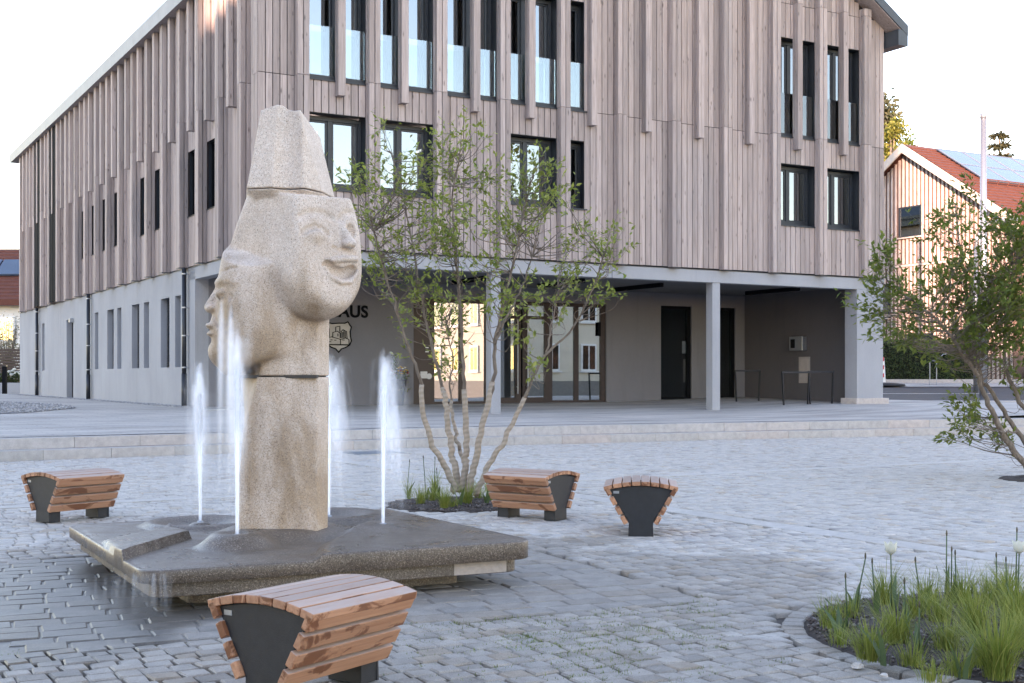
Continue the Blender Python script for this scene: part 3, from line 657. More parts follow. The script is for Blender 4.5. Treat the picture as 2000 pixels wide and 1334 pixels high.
# flush metal covers
def cover(cx, cy, z, a, b, label):
    m = MB(); c = np.array((cx, cy)); q = [c-U*a-W*b, c+U*a-W*b, c+U*a+W*b, c-U*a+W*b]; m.hexa([(*p, z-.03) for p in q]+[(*p, z+.006) for p in q])
    f = m.build("access_cover", simple("cover_steel", (.20, .23, .26), .55, .3)); tag(f, label, "cover")
    fr = MB()
    for p0, p1 in zip(q, q[1:]+q[:1]):
        d = (p1-p0)/np.linalg.norm(p1-p0); n_ = np.array([-d[1], d[0]])*.02; fr.hexa([(*(p0-n_), z-.03), (*(p1-n_), z-.03), (*(p1+n_), z-.03), (*(p0+n_), z-.03), (*(p0-n_), z+.009), (*(p1-n_), z+.009), (*(p1+n_), z+.009), (*(p0+n_), z+.009)])
    fr.build("cover_frame", 'steel', f)
cover(-2.25, 21.05, .0, .42, .40, "flat blue-grey metal access cover on the cobbles in front of the steps")
cover(-7.6, 32.4, zt(-7.6, 32.4), .40, .55, "dark metal access cover in the terrace paving near the left corner")

# ------------------------------------------------------------------ town hall
hall = empty("town_hall", (CORNER[0], CORNER[1], 0), THETA)
tag(hall, "three-storey building with grey vertical timber fins over a concrete ground floor", "building")
LF, LL = 19.32, 34.5                     # length of the front and of the left side
ZB, ZJ, ZK = 4.21, 8.08, 11.85           # cladding foot and board joints
FD = .22                                 # fin depth on the front
def roof_z(u): return 11.62+.64*min(u, LF-u)
FULL = [.85+1.745*k for k in range(11)]
HALF = [1.83, 3.42, 5.34, 6.9, 8.75, 10.46, 12.2, 13.96, 15.72, 17.48]
bay = lambda k: (FULL[k]+.28, FULL[k+1])
UP = [bay(0), bay(1), bay(2), bay(3), (FULL[4]+.28, 8.74), bay(8), bay(9)]
LO = [bay(0), bay(1), bay(3), (FULL[4]+.28, 8.74), bay(8), bay(9)]
OPEN = [(a, b, ZJ, 10.87) for a, b in UP]+[(a, b, 5.57, 7.30) for a, b in LO]
# boards between the fins on the front
def zcuts(a, b, zs):
    iv = [zs]
    for o in OPEN:
        if o[0] < (a+b)/2 < o[1]:
            new = []
            for p, q in iv:
                if o[3] <= p or o[2] >= q: new.append((p, q)); continue
                if o[2]-p > .02: new.append((p, o[2]-.004))
                if q-o[3] > .02: new.append((o[3]+.004, q))
            iv = new
    return iv
spans = [(0.0, FULL[0])]+[bay(k) for k in range(10)]+[(FULL[10]+.28, LF)]
boards = []
for a, b in spans:
    n = max(1, round((b-a)/.1745)); w = (b-a)/n
    for k in range(n):
        p, q = a+k*w, a+(k+1)*w
        top = roof_z((p+q)/2)-.05
        for zs in ((ZB, ZJ), (ZJ, ZK), (ZK, top)):
            if zs[1]-zs[0] < .05: continue
            for z0, z1 in zcuts(p, q, zs): boards.append((p+.0105, q-.0105, z0+.008, z1-.008))
# the largest 300 boards in view are parts; the hidden ones high in the gable are joined
def bsize(b): return (b[3]-b[2])*(1 if b[2] < 11.0 else .1)
boards.sort(key=bsize, reverse=True)
rest = MB()
for i, (p, q, z0, z1) in enumerate(boards):
    if i < 300:
        m = MB(); d = random.uniform(0, .003); m.box((p, -d, z0), (q, .022, z1), random.random()); m.build("cladding_board", 'wood', hall)
    else: rest.box((p, 0, z0), (q, .022, z1))
if rest.v: tag(rest.build("gable_boards", 'wood', hall), kind="stuff")
mb = MB()
ub = sorted(set([0, LF]+[o[0] for o in OPEN]+[o[1] for o in OPEN])); zb = sorted(set([ZB, 14.2]+[o[2] for o in OPEN]+[o[3] for o in OPEN]))
for a, b in zip(ub[:-1], ub[1:]):
    for c, d in zip(zb[:-1], zb[1:]):
        if any(o[0] <= a and b <= o[1] and o[2] <= c and d <= o[3] for o in OPEN): continue
        mb.box((a, .032, c), (b, .05, d), 0)
mb.add([(0, .04, 14.2), (LF, .04, 14.2), (LF, .04, 11.5), (LF/2, .04, 17.7), (0, .04, 11.5)], [(0, 1, 3)])
mb.build("facade_membrane", 'membrane', hall)
def fin_boxes(m, u0, u1, v0, v1, z0, z1, nfront, open_bottom=False):
    """box fin of separate boards: fronts at v0, sides back to v1"""
    g = .010; t = .02; w = (u1-u0)/nfront
    for k in range(nfront): m.box((u0+k*w+(g if k else 0), v0, z0), (u0+(k+1)*w-(g if k < nfront-1 else 0), v0+t, z1))
    h = (v1-v0-t)/2
    for u in (u0, u1-t):
        m.box((u, v0+t+.001, z0), (u+t, v0+t+h-g, z1)); m.box((u, v0+t+h+g, z0), (u+t, v1, z1))
    m.box((u0+t, v0+t, z0), (u1-t, v0+t+.03, z0+.03))
    if open_bottom: m.box((u0+t+.002, v0+t+.002, z0+.01), (u1-t-.002, v1, z0+.03))
for k, u in enumerate(FULL):
    for z0, z1 in ((ZB-.02, ZJ-.005), (ZJ+.005, ZK-.005), (ZK+.005, roof_z(u+.14)-.12)):
        if z1-z0 < .1: continue
        m = MB(); fin_boxes(m, u, u+.28, -FD, -.002, z0, z1, 2); m.build("facade_fin", 'wood', hall)
for k, u in enumerate(HALF):
    top = roof_z(u+.09)-.12
    for z0, z1 in ((7.71, ZK-.005), (ZK+.005, top)):
        if z1-z0 < .1: continue
        m = MB(); fin_boxes(m, u, u+.178, -FD, -.002 if z0 > 8 or k not in (0, 1, 2, 3) else -.002, z0, z1, 1, True); m.build("facade_fin", 'wood', hall)
# left side: base plane at u=.24, fin fronts at u=0
LFULL = [1.25+1.755*k for k in range(20) if 1.25+1.755*k+.28 <= LL]
LHALF = [1.25+1.755*k+(.93, 1.03, .86, .98)[k % 4] for k in range(18)]
LW = [1, 2, 4, 5, 7, 8, 9, 10]
def lbay(k): return (LFULL[k]+.28, LFULL[k+1])
LOPEN = [(*lbay(k), 5.55, 7.28) for k in LW]
def fin_left(m, v0, v1, z0, z1, nfront, u0=0.0, u1=.24, op=False):
    g = .010; t = .02; w = (v1-v0)/nfront
    for k in range(nfront): m.box((u0, v0+k*w+(g if k else 0), z0), (u0+t, v0+(k+1)*w-(g if k < nfront-1 else 0), z1))
    h = (u1-u0-t)/2
    for v in (v0, v1-t):
        m.box((u0+t+.001, v, z0), (u0+t+h-g, v+t, z1)); m.box((u0+t+h+g, v, z0), (u1, v+t, z1))
    if op: m.box((u0+t+.002, v0+t+.002, z0+.01), (u1, v1-t-.002, z0+.03))
ZE = 11.12
for v in LFULL:
    for z0, z1 in ((ZB-.02, ZJ-.005), (ZJ+.005, ZE)):
        m = MB(); fin_left(m, v, v+.28, z0, z1, 2); m.build("facade_fin", 'wood', hall)
for v in LHALF:
    m = MB(); fin_left(m, v, v+.2, 7.71, ZE, 1, op=True); m.build("facade_fin", 'wood', hall)
for z0, z1 in ((ZB-.02, ZJ-.005), (ZJ+.005, ZE)):
    m = MB()
    for a, b in ((.024, .165), (.175, .315), (.325, .47)): m.box((0, a, z0), (.02, b, z1))
    m.box((.022, .45, z0), (.125, .47, z1)); m.box((.135, .45, z0), (.24, .47, z1)); m.build("corner_cladding", 'wood', hall)
lb = MB(); vv = .47
lsp = [(.47, LFULL[0])]+[lbay(k) for k in range(len(LFULL)-1)]
for a, b in lsp:
    n = max(1, round((b-a)/.1755)); w = (b-a)/n
    for k in range(n):
        p, q = a+k*w+.005, a+(k+1)*w-.005
        for zs in ((ZB, ZJ-.005), (ZJ+.005, ZE)):
            iv = [zs]
            for o in LOPEN:
                if o[0] < (p+q)/2 < o[1] and zs[0] < o[2]: iv = [(zs[0], o[2]-.004), (o[3]+.004, zs[1])]
            for z0, z1 in iv: lb.box((.24, p, z0), (.262, q, z1))
tag(lb.build("side_boards", 'wood', hall), kind="stuff")
mb = MB()
vb = sorted(set([.05, LL]+[o[0] for o in LOPEN]+[o[1] for o in LOPEN])); 
for a, b in zip(vb[:-1], vb[1:]):
    for c, d in ((ZB, 5.55), (5.55, 7.28), (7.28, 11.5)):
        if c == 5.55 and any(o[0] <= a and b <= o[1] for o in LOPEN): continue
        mb.box((.27, a, c), (.285, b, d), 0)
mb.build("facade_membrane", 'membrane', hall)
for a, b, z0, z1 in LOPEN:
    m = MB(); m.box((.44, a, z0), (.46, b, z1), 0)
    for p in ((a, a+.05), (b-.05, b)): m.box((.36, p[0], z0), (.44, p[1], z1), 0)
    m.box((.36, a, z1-.05), (.44, b, z1), 0); m.box((.36, a, z0), (.44, b, z0+.05), 0)
    w = m.build("window", 'black', hall)
    r = MB(); r.box((.285, a-.01, z0-.01), (.44, a, z1+.01), 0); r.box((.285, b, z0-.01), (.44, b+.01, z1+.01), 0); r.box((.285, a, z1), (.44, b, z1+.012), 0); r.box((.21, a, z0-.012), (.44, b, z0), 0); r.build("reveal", 'frame', w)
for k in (13, 15):                       # tall dark glazing of the stair
    a, b = lbay(k); m = MB()
    for c, d in ((a+.01, (a+b)/2-.03), ((a+b)/2+.03, b-.01)): m.box((.03, c, ZB+.02), (.05, d, ZE), 0)
    m.box((.02, (a+b)/2-.03, ZB), (.06, (a+b)/2+.03, ZE), 0); m.build("stair_glazing", 'black', hall)
fl = MB(); fl.box((-.005, -.022, ZB-.034), (LF, .06, ZB-.022), 0); fl.box((.215, .06, ZB-.034), (.30, LL, ZB-.022), 0)
for u in FULL: fl.box((u-.005, -FD-.005, ZB-.034), (u+.285, -.022, ZB-.022), 0)
for v in LFULL: fl.box((-.02, v-.01, ZB-.034), (.215, v+.29, ZB-.022), 0)
fl.box((-.02, .0, ZB-.034), (.215, .47, ZB-.022), 0)
fl.build("drip_flashing", 'dark', hall)
# windows of the front
def window(a, b, z0, z1, tall, mull):
    fw = .085; v0, v1 = .27, .35; m = MB()
    m.box((a, v0, z0+.02), (a+fw, v1, z1-.02), 0); m.box((b-fw, v0, z0+.02), (b, v1, z1-.02), 0)
    m.box((a+fw, v0, z1-fw-.03), (b-fw, v1, z1-.02), 0); m.box((a+fw, v0, z0+.02), (b-fw, v1, z0+fw+.06), 0)
    cells = []; xs_ = [a+fw]+mull+[b-fw]
    for i, c in enumerate(mull): m.box((c-.055, v0+.004, z0+fw+.06), (c+.055, v1-.004, z1-fw-.03), 0)
    for i in range(len(xs_)-1): cells.append((xs_[i]+(.055 if i else 0), xs_[i+1]-(.055 if i < len(xs_)-2 else 0)))
    for c, d in cells:                                        # sash bars just inside the frame
        for e in ((c, c+.045), (d-.045, d)): m.box((e[0], v0+.03, z0+fw+.06), (e[1], v1+.01, z1-fw-.03), 0)
        m.box((c+.045, v0+.03, z1-fw-.075), (d-.045, v1+.01, z1-fw-.03), 0); m.box((c+.045, v0+.03, z0+fw+.06), (d-.045, v1+.01, z0+fw+.105), 0)
    w = m.build("window", 'frame', hall, bevel=.004, segs=1)
    for c, d in cells:
        p = MB(); p.box((c+.04, v1-.022, z0+fw+.10), (d-.04, v1-.012, z1-fw-.07), 0); p.build("pane", 'glass', w)
    r = MB(); r.box((a-.012, .022, z0-.01), (a, .40, z1+.012), 0); r.box((b, .022, z0-.01), (b+.012, .40, z1+.012), 0); r.box((a, .022, z1), (b, .40, z1+.012), 0); r.build("reveal", 'frame', w)
    s = MB(); s.box((a+.002, -.035, z0-.012), (b-.002, .30, z0+.004), 0); s.box((a+.002, -.035, z0-.035), (b-.002, -.03, z0-.012), 0); s.build("sill", 'frame', w)
    if tall:
        g = MB(); g.box((a+.01, .06, z0+.09), (b-.01, .076, 9.32), 0); g.build("glass_rail", 'glass_rail', w)
        e = MB(); e.box((a, .05, z0+.02), (b, .09, z0+.10), 0); e.build("rail_shoe", 'frame', w)
for i, (a, b) in enumerate(UP):
    hf = [u+.09 for u in HALF if a < u < b-.1]; window(a, b, ZJ, 10.87, True, hf)
for i, (a, b) in enumerate(LO): window(a, b, 5.57, 7.30, False, [(a+b)/2-.05] if b-a > 1 else [])
# rooms behind the glass
co = MB(); co.box((.5, 2.4, 4.3), (LF-.3, 2.5, 14), 0)
for z in (4.35, 7.65, 7.95, 11.3): co.box((.5, .42, z), (LF-.3, 2.4, z+.12), 0)
co.build("inner_wall", simple("inner_wall_paint", (.25, .25, .25), .9), hall)
for u in (1.75, 3.3, 5.0):
    m = MB(); m.box((u, 1.1, 7.05), (u+.08, 2.3, 7.10), 0); m.build("room_lamp", 'lamp_on', hall)
# concrete ground floor
bm_ = MB(); bm_.box((.24, .0, 3.84), (9.52, .30, ZB-.036), 0); bm_.box((9.535, .0, 3.84), (LF, .30, ZB-.036), 0); bm_.build("front_beam", 'concrete', hall, bevel=.008)
bm_ = MB(); bm_.box((.24, .302, 3.84), (.56, 6.38, ZB-.036), 0); bm_.build("side_beam", 'concrete', hall, bevel=.008)
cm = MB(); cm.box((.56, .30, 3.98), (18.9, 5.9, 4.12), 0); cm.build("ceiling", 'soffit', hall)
for u in (5.95, 12.85):
    m = MB(); m.box((u, .02, .2), (u+.27, .30, 3.84), 0); m.build("column", 'concrete', hall, bevel=.012)
m = MB(); m.box((18.22, .0, .55), (19.28, .50, 3.84), 0); m.build("corner_pier", 'concrete', hall, bevel=.01)
m = MB(); m.box((18.10, -.10, .2), (19.42, .55, .635), 0); m.build("pier_plinth", 'step', hall, bevel=.01)
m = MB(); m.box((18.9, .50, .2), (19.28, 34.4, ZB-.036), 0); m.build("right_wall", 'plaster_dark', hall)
m = MB(); m.box((LF-.03, .05, ZB), (LF, LL, 11.6), 0); m.build("right_cladding", 'wood', hall)
m = MB(); m.box((.3, LL-.1, .0), (LF-.1, LL, 11.6), 0); m.build("rear_wall", 'concrete', hall)
def sheet(m, axis, pos, a0, a1, z0, z1, holes, depth):
    """wall sheet with openings and reveals. axis 'u': runs along u at v=pos facing -v; 'v': runs along v at u=pos facing -u"""
    P = (lambda a, z, d: (a, pos+d, z)) if axis == 'u' else (lambda a, z, d: (pos+d, a, z))
    A = sorted(set([a0, a1]+[h[0] for h in holes]+[h[1] for h in holes])); Z = sorted(set([z0, z1]+[h[2] for h in holes]+[h[3] for h in holes]))
    for a, b in zip(A[:-1], A[1:]):
        for c, d in zip(Z[:-1], Z[1:]):
            if any(h[0] <= a and b <= h[1] and h[2] <= c and d <= h[3] for h in holes): continue
            f = [P(a, c, 0), P(b, c, 0), P(b, d, 0), P(a, d, 0)]; m.add(f if axis == 'u' else f[::-1], [(0, 1, 2, 3)])
    for a, b, c, d in holes:
        for q in (((a, c), (a, d)), ((b, d), (b, c)), ((a, d), (b, d)), ((b, c), (a, c))):
            (p0, q0), (p1, q1) = q; m.add([P(p0, q0, 0), P(p1, q1, 0), P(p1, q1, depth), P(p0, q0, depth)], [(0, 1, 2, 3)])
SW = [(7.25, 7.82, 0), (8.42, 9.37, 1), (10.73, 11.35, 0), (11.92, 12.87, 1), (14.29, 14.87, 0), (15.39, 16.34, 1), (17.74, 18.32, 0), (19.1, 19.6, 0), (28.15, 28.75, 0), (29.5, 30.0, 0)]
sh = MB(); sheet(sh, 'v', .24, 5.85, LL, .15, ZB-.036, [(a, b, 1.53, 3.50) for a, b, k in SW]+[(22.12, 23.41, .30, 3.44)], .30); 
sh.add([(.24, 5.85, .15), (.60, 5.85, .15), (.60, 5.85, 3.98), (.24, 5.85, 3.98)], [(3, 2, 1, 0)]); sh.build("side_wall", 'concrete', hall)
jn = MB()
for v in (6.40, 12.2, 18.6, 24.6, 30.6): jn.box((.236, v, .2), (.242, v+.012, 4.1), 0)
jn.build("wall_joint", simple("joint_seal", (.25, .25, .26), .8), hall)
for a, b, k in SW:
    if k:
        m = MB(); m.box((.52, a, 1.53), (.54, b, 3.50), 0)
        for i in range(26): z = 1.56+i*.075; m.add([(.40, a, z), (.40, b, z), (.47, b, z+.06), (.47, a, z+.06)], [(0, 1, 2, 3)])
        m.build("louvre_window", 'dark', hall)
    else:
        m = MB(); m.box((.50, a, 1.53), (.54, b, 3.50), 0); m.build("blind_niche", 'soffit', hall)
m = MB(); m.box((.50, 22.12, .30), (.54, 23.41, 3.44), 0); m.box((.44, 22.16, .34), (.50, 22.24, 3.4), 0); m.box((.44, 23.3, .34), (.50, 23.38, 3.4), 0); d_ = m.build("side_door", 'black', hall)
m = MB(); m.box((.08, 22.0, 3.30), (.24, 22.16, 3.46), 0); m.build("wall_lamp", 'steel', hall, bevel=.01)
for v in (6.47, 18.81, 29.26):
    m = MB(); m.tube([(.12, v, .38), (.12, v, 4.17)], .062, 12); m.tube([(.12, v, .38), (.12, v, 1.35)], .075, 12); p = m.build("downpipe", 'dark', hall, True)
    for z in (1.5, 2.35, 3.1, 4.0):
        b = MB(); b.tube([(.12, v, z), (.12, v, z+.035)], .068, 12); b.box((.12, v-.01, z), (.24, v+.01, z+.03), 0); b.build("pipe_clip", 'steel', p)
    b = MB(); b.tube([(.17, v+.13, .42), (.17, v+.13, 4.15)], .008, 6); b.build("lightning_rod", 'steel', p)
# back wall of the covered entrance
BV = 5.85
ENT = (6.60, 13.30, .30, 3.55); GD = [(15.42, 16.66, .30, 3.57), (17.75, 18.5, .30, 3.57)]
bw = MB(); sheet(bw, 'u', BV, .60, 18.9, .2, 3.98, [ENT]+GD, .22); bw.build("entrance_wall", 'plaster', hall)
zf = .47
fr = MB(); V0, V1 = BV+.06, BV+.16
def bar(a, b, z0, z1, v0=V0, v1=V1): fr.box((a, v0, z0), (b, v1, z1), 0)
PAN = [(7.30, 8.12), (8.24, 8.98), (9.50, 10.04), (10.46, 11.07), (11.34, 12.14), (12.30, 13.12)]
bar(6.60, 13.30, 3.44, 3.55); bar(6.60, 13.30, zf-.1, zf+.07)
for a, b in ((7.26-.06, 7.30), (8.12, 8.24), (8.98, 9.50), (10.04, 10.22), (10.28, 10.46), (11.07, 11.34), (12.14, 12.30), (13.12, 13.30)): bar(a, b, zf+.07, 3.44)
for a, b in ((9.50, 10.04), (10.46, 11.07)): bar(a, b, zf+.07, zf+.17, V0+.01, V1-.01); bar(a, b, 3.02, 3.12, V0+.01, V1-.01)
ent = fr.build("entrance_doors", 'brown', hall)
for a, b in PAN:
    m = MB(); m.box((a, BV+.10, zf+.07), (b, BV+.115, 3.44), 0); m.build("pane", 'glass_door', ent)
m = MB(); m.box((6.60, BV+.05, zf+.0), (7.20, BV+.12, 3.44), 0); dp = m.build("door_panel", 'brown', ent)
for (u, z, w, h, mt) in ((6.84, 1.22, .22, .20, 'steel'), (7.0, 2.1, .1, .03, 'white'), (7.0, 1.98, .1, .03, 'white')):
    m = MB(); m.box((u, BV+.035, z), (u+w, BV+.05, z+h), 0); m.build("intercom_plate", mt, dp)
m = MB(); m.tube([(7.12, BV+.045, 1.28), (7.12, BV+.03, 1.28)], .085, 16); m.build("call_button", 'steel', dp)
for u in (10.07, 10.42):
    m = MB(); m.tube([(u, BV-.02, .75), (u, BV-.02, 3.0)], .016, 8); m.box((u-.01, BV-.02, .95), (u+.01, BV+.06, .98), 0); m.box((u-.01, BV-.02, 2.7), (u+.01, BV+.06, 2.73), 0); m.build("door_handle", 'steel', ent)
m = MB(); m.box((13.0, BV+.02, 2.55), (13.10, BV+.058, 2.98), 0); m.build("card_reader", 'black', ent)
# lobby behind the doors
lo = MB(); lo.box((6.3, BV+4.2, .3), (13.6, BV+4.3, 3.9), 0); lo.box((6.2, BV+.24, .3), (6.3, BV+4.3, 3.9), 0); lo.box((13.6, BV+.24, .3), (13.7, BV+4.3, 3.9), 0); lo.box((6.3, BV+.24, 3.75), (13.6, BV+4.2, 3.85), 0); lo.box((6.3, BV+.24, .34), (13.6, BV+4.2, .40), 0)
lo.build("lobby", simple("lobby_paint", (.16, .145, .13), .8), hall)
for a, b, z0, z1 in GD:
    m = MB(); w = .09
    m.box((a, BV+.05, z0), (a+w*.6, BV+.15, z1), 0); m.box((b-w*1.5, BV+.05, z0), (b, BV+.15, z1), 0); m.box((a, BV+.05, z1-w), (b, BV+.15, z1), 0); m.box((a, BV+.05, z0), (b, BV+.15, zf+.14), 0); d_ = m.build("side_glazing", 'black', hall)
    m = MB(); m.box((a+w*.6, BV+.10, zf+.14), (b-w*1.5, BV+.11, z1-w), 0); m.build("pane", 'glass_green', d_)
    m = MB(); m.box((a, BV+.5, .3), (b, BV+.52, z1), 0); m.build("inner_blind", simple("green_blind", (.17, .205, .195), .8), d_)
# lettering and crest on the entrance wall
fc = bpy.data.curves.new("lettering", 'FONT'); fc.body = "RATHAUS"; fc.size = .47; fc.extrude = .012; fc.offset = .012; fc.space_character = 1.06
fo = bpy.data.objects.new("tmp", fc); COL.objects.link(fo); dg = bpy.context.evaluated_depsgraph_get(); me = bpy.data.meshes.new_from_object(fo.evaluated_get(dg)); bpy.data.objects.remove(fo)
wd = max(v.co.x for v in me.vertices); lt = bpy.data.objects.new("lettering", me); COL.objects.link(lt); me.materials.clear(); me.materials.append(MAT['black'])
lt.parent = hall; lt.rotation_euler = (R(90), 0, 0); lt.location = (5.17-wd, BV-.018, 2.945)
CU, CZ0, CZ1, CW = 4.28, 1.95, 2.81, .385
def cp(x, y): return (CU+x*CW, CZ1-(CZ1-CZ0)*y)
sil = [(-.95, .03), (-.5, .07), (0, .055), (.5, .05), (.72, .0), (.90, .12), (1.0, .17), (.90, .33), (.93, .48), (1.0, .62), (.86, .76), (.55, .84), (.22, .89), (0, 1.0), (-.22, .89), (-.55, .84), (-.86, .76), (-1.0, .62), (-.93, .48), (-.90, .33), (-1.0, .17), (-.90, .12)]
pl = MB(); n = len(sil); A = [cp(x, y) for x, y in sil]; pl.add([(a, BV-.012, z) for a, z in A], [tuple(range(n-1, -1, -1))]); 
pl.f = [tuple(reversed(f)) for f in pl.f]; crest = pl.build("crest", simple("crest_plate", (.30, .30, .305), .25), hall)
def lines(name, polys, w):
    m = MB()
    for poly in polys:
        for (x0, y0), (x1, y1) in zip(poly[:-1], poly[1:]):
            a, b = np.array(cp(x0, y0)), np.array(cp(x1, y1)); d = b-a; L = np.linalg.norm(d)
            if L < 1e-6: continue
            d /= L; n_ = np.array([-d[1], d[0]])*w/2; a = a-d*w*.4; b = b+d*w*.4; q = [a-n_, b-n_, b+n_, a+n_]; v0 = BV-.03+random.uniform(0, .002)
            m.hexa([(p[0], v0, p[1]) for p in q]+[(p[0], BV-.0125, p[1]) for p in q])
    m.build(name, 'black', crest)
lines("crest_outline", [sil+[sil[0]]], .032)
lines("crest_towers", [[(-.95, .30), (-.72, .24), (-.72, .50)], [(-.22, .18), (.10, .15), (.10, .33)], [(-.22, .18), (-.22, .33)], [(-.45, .36), (-.10, .31), (.12, .38), (.12, .53)], [(-.45, .36), (-.45, .52)], [(-.05, .40), (-.05, .47)],
      [(.20, .53), (.20, .32), (.34, .26), (.62, .32), (.66, .53)], [(.32, .52), (.32, .34)], [(.42, .52), (.42, .30)], [(.52, .52), (.52, .33)],
      [(-.92, .55), (-.55, .50), (.15, .58), (.15, .74)], [(.15, .58), (.55, .53), (.80, .58), (.82, .74)], [(-.6, .60), (-.5, .60)], [(-.3, .61), (-.2, .61)], [(-.7, .66), (-.6, .66)], [(.3, .60), (.45, .60)]], .018)
lines("crest_base", [[(-.90, .755), (.84, .755)]], .035)
for a, b in ((12.80, 4.66), (9.95, 4.42), (17.35, 3.93), (7.2, 4.5)):
    m = MB(); m.box((a-.06, b-2.4, 3.86), (a+.06, b, 3.98), 0); m.build("ceiling_lamp", 'black', hall, bevel=.006)
m = MB(); m.box((18.70, 2.85, 2.10), (18.9, 3.45, 2.55), 0); bx = m.build("defibrillator_box", 'steel', hall, bevel=.02)
m = MB(); m.box((18.695, 3.18, 2.18), (18.70, 3.38, 2.46), 0); m.build("box_window", 'black', bx)
m = MB(); m.box((18.88, 2.70, 1.07), (18.9, 3.20, 1.90), 0); hp = m.build("service_hatch", simple("hatch_paint", (.36, .33, .31), .6), hall)
m = MB(); m.box((18.87, 2.76, 1.13), (18.885, 3.14, 1.84), 0); m.build("hatch_door", simple("hatch_door_paint", (.40, .36, .34), .6), hp)
# roof
rf = MB(); OV = .42; OL = .14; T = .30; VF = -.55
def slab(u0, u1, z0, z1, v0, v1, t): rf.hexa([(u0, v0, z0-t), (u1, v0, z1-t), (u1, v1, z1-t), (u0, v1, z0-t), (u0, v0, z0), (u1, v0, z1), (u1, v1, z1), (u0, v1, z0)])
zr = lambda u: 11.62+.64*u if u > -.2 else 11.62+.64*u
slab(-OL, LF/2, 11.52, zr(LF/2)+.32, VF, LL+.4, .22); slab(LF/2+.001, LF+OV, zr(LF/2)+.32, zr(-OV)+.32, VF, LL+.4, .30)
roof = rf.build("roof", 'anth_sheet', hall)
sf = MB(); rf = sf
slab(-OL+.02, LF/2, 11.29, zr(LF/2)+.09, VF+.03, .03, .02); slab(LF/2+.001, LF+OV-.02, zr(LF/2)+.015, zr(-OV)+.015, VF+.03, .03, .02); sf.build("verge_soffit", 'wood', roof)
m = MB(); m.box((LF+.03, VF+.01, 11.06), (LF+OV, LL, 11.52), 0); m.build("eaves_box", 'anth_sheet', roof)
v = VF
while v < LL+.3:                          # eaves fascia in sheets
    L = 2.9; m = MB(); m.box((-OL-.01, v+.004, 11.10), (-OL+.01, min(v+L, LL+.4)-.004, 11.50), 0); m.build("fascia_sheet", 'zinc', roof); v += L
m = MB(); m.box((-OL+.011, VF+.01, 11.12), (.24, LL+.38, 11.14), 0); m.build("eaves_soffit", 'wood', roof)
m = MB(); m.box((-OL-.012, VF-.005, 11.10), (.0, VF+.009, 11.5), 0); m.build("eaves_end", 'anth_sheet', roof)

# ------------------------------------------------------------------ fountain
SX, SY = -1.467, 8.2
fountain = tag(empty("fountain", (SX, SY, 0)), "low square fountain basin of wet brown washed concrete under the statue", "fountain")
PQ = np.array([(.144, 7.63), (-1.1, 9.78), (-3.05, 8.73), (-1.92, 6.62)])-np.array([SX, SY])
def ssm(a, b, x): t = np.clip((x-a)/(b-a), 0, 1); return t*t*(3-2*t)
NOZ = [(-1.64, 7.60, 1.55, .0), (-2.14, 8.74, 1.36, -.02), (-.84, 8.30, 1.42, .10), (-1.31, 9.10, 1.42, .09)]
WEDGE = [np.array(p)-np.array([SX, SY]) for p in ((-2.50, 7.80), (-2.16, 7.02), (-2.02, 7.95), (-2.26, 8.42))]
def relief(x, y):
    z = np.full(x.shape, .236)
    z += .034*ssm(0, .07, x-.42-.10*np.sin(y*2.2)-.0)*1.0                      # right hand half lies higher
    d = np.maximum(np.abs(x*.97+y*.1), np.abs(y-.02)); z += .062*ssm(.52, .27, np.hypot(x, y*.95))
    nx, ny = NOZ[0][0]-SX, NOZ[0][1]-SY; r = np.hypot(x-nx, y-ny); z += .085*ssm(.27, .115, r)-.02*ssm(.10, .0, r)
    nx, ny = NOZ[1][0]-SX, NOZ[1][1]-SY; r = np.hypot(x-nx, y-ny); z += .030*ssm(.42, .34, r)-.045*ssm(.33, .16, r)+.03*ssm(.10, .04, r)
    nx, ny = NOZ[2][0]-SX, NOZ[2][1]-SY; r = np.hypot(x-nx, y-ny); z += .030*ssm(.36, .12, r)-.015*ssm(.10, .0, r)
    nx, ny = NOZ[3][0]-SX, NOZ[3][1]-SY; r = np.hypot(x-nx, y-ny); z += .045*ssm(.48, .36, r)-.05*ssm(.34, .15, r)+.02*ssm(.10, .04, r)
    ins = inside(np.array(WEDGE), x, y); a, b = WEDGE[1], WEDGE[2]; e = (b-a)/np.linalg.norm(b-a); dist = np.abs((x-a[0])*(-e[1])+(y-a[1])*e[0])
    z += np.where(ins, .055*np.clip(1-dist/.62, 0, 1), 0); return z
PO = round_poly(PQ, .13, 10); N0 = 4
den = []
for i in range(len(PO)):
    a, b = PO[i], PO[(i+1) % len(PO)]; k = max(1, int(np.linalg.norm(b-a)/.030)); den += [a+(b-a)*j/k for j in range(k)]
den = np.array(den); n = len(den); cen = den.mean(0); K = 62
V = []; rs = np.linspace(.988, .012, K)
outer = [(1.0, None, .165), (1.003, None, .168), (1.004, None, .226), (1.002, None, .235), (.996, None, .2395)]
zedge = relief(den[:, 0], den[:, 1])-.236
for s, _, z in outer:
    p = cen+(den-cen)*s; V += [(x, y, z+(dz if z > .2 else 0)) for (x, y), dz in zip(p, zedge)]
for s in rs:
    p = cen+(den-cen)*s; z = relief(p[:, 0], p[:, 1])+.004*ssm(.985, .95, np.full(len(p), s)); V += list(zip(p[:, 0], p[:, 1], z))
m_ = len(outer)+K; F = [(i*n+k, i*n+(k+1) % n, (i+1)*n+(k+1) % n, (i+1)*n+k) for i in range(m_-1) for k in range(n)]
mesh_np("basin_slab", V, F, 'aggregate', fountain, smooth=True)
def slab_poly(s, z0, z1, name, mat, cut=None):
    p = cen+(round_poly(PQ, .10, 8)-cen)*s; m = MB(); m.prism([tuple(q) for q in p], z0, z1); return m.build(name, mat, fountain, bevel=.006)
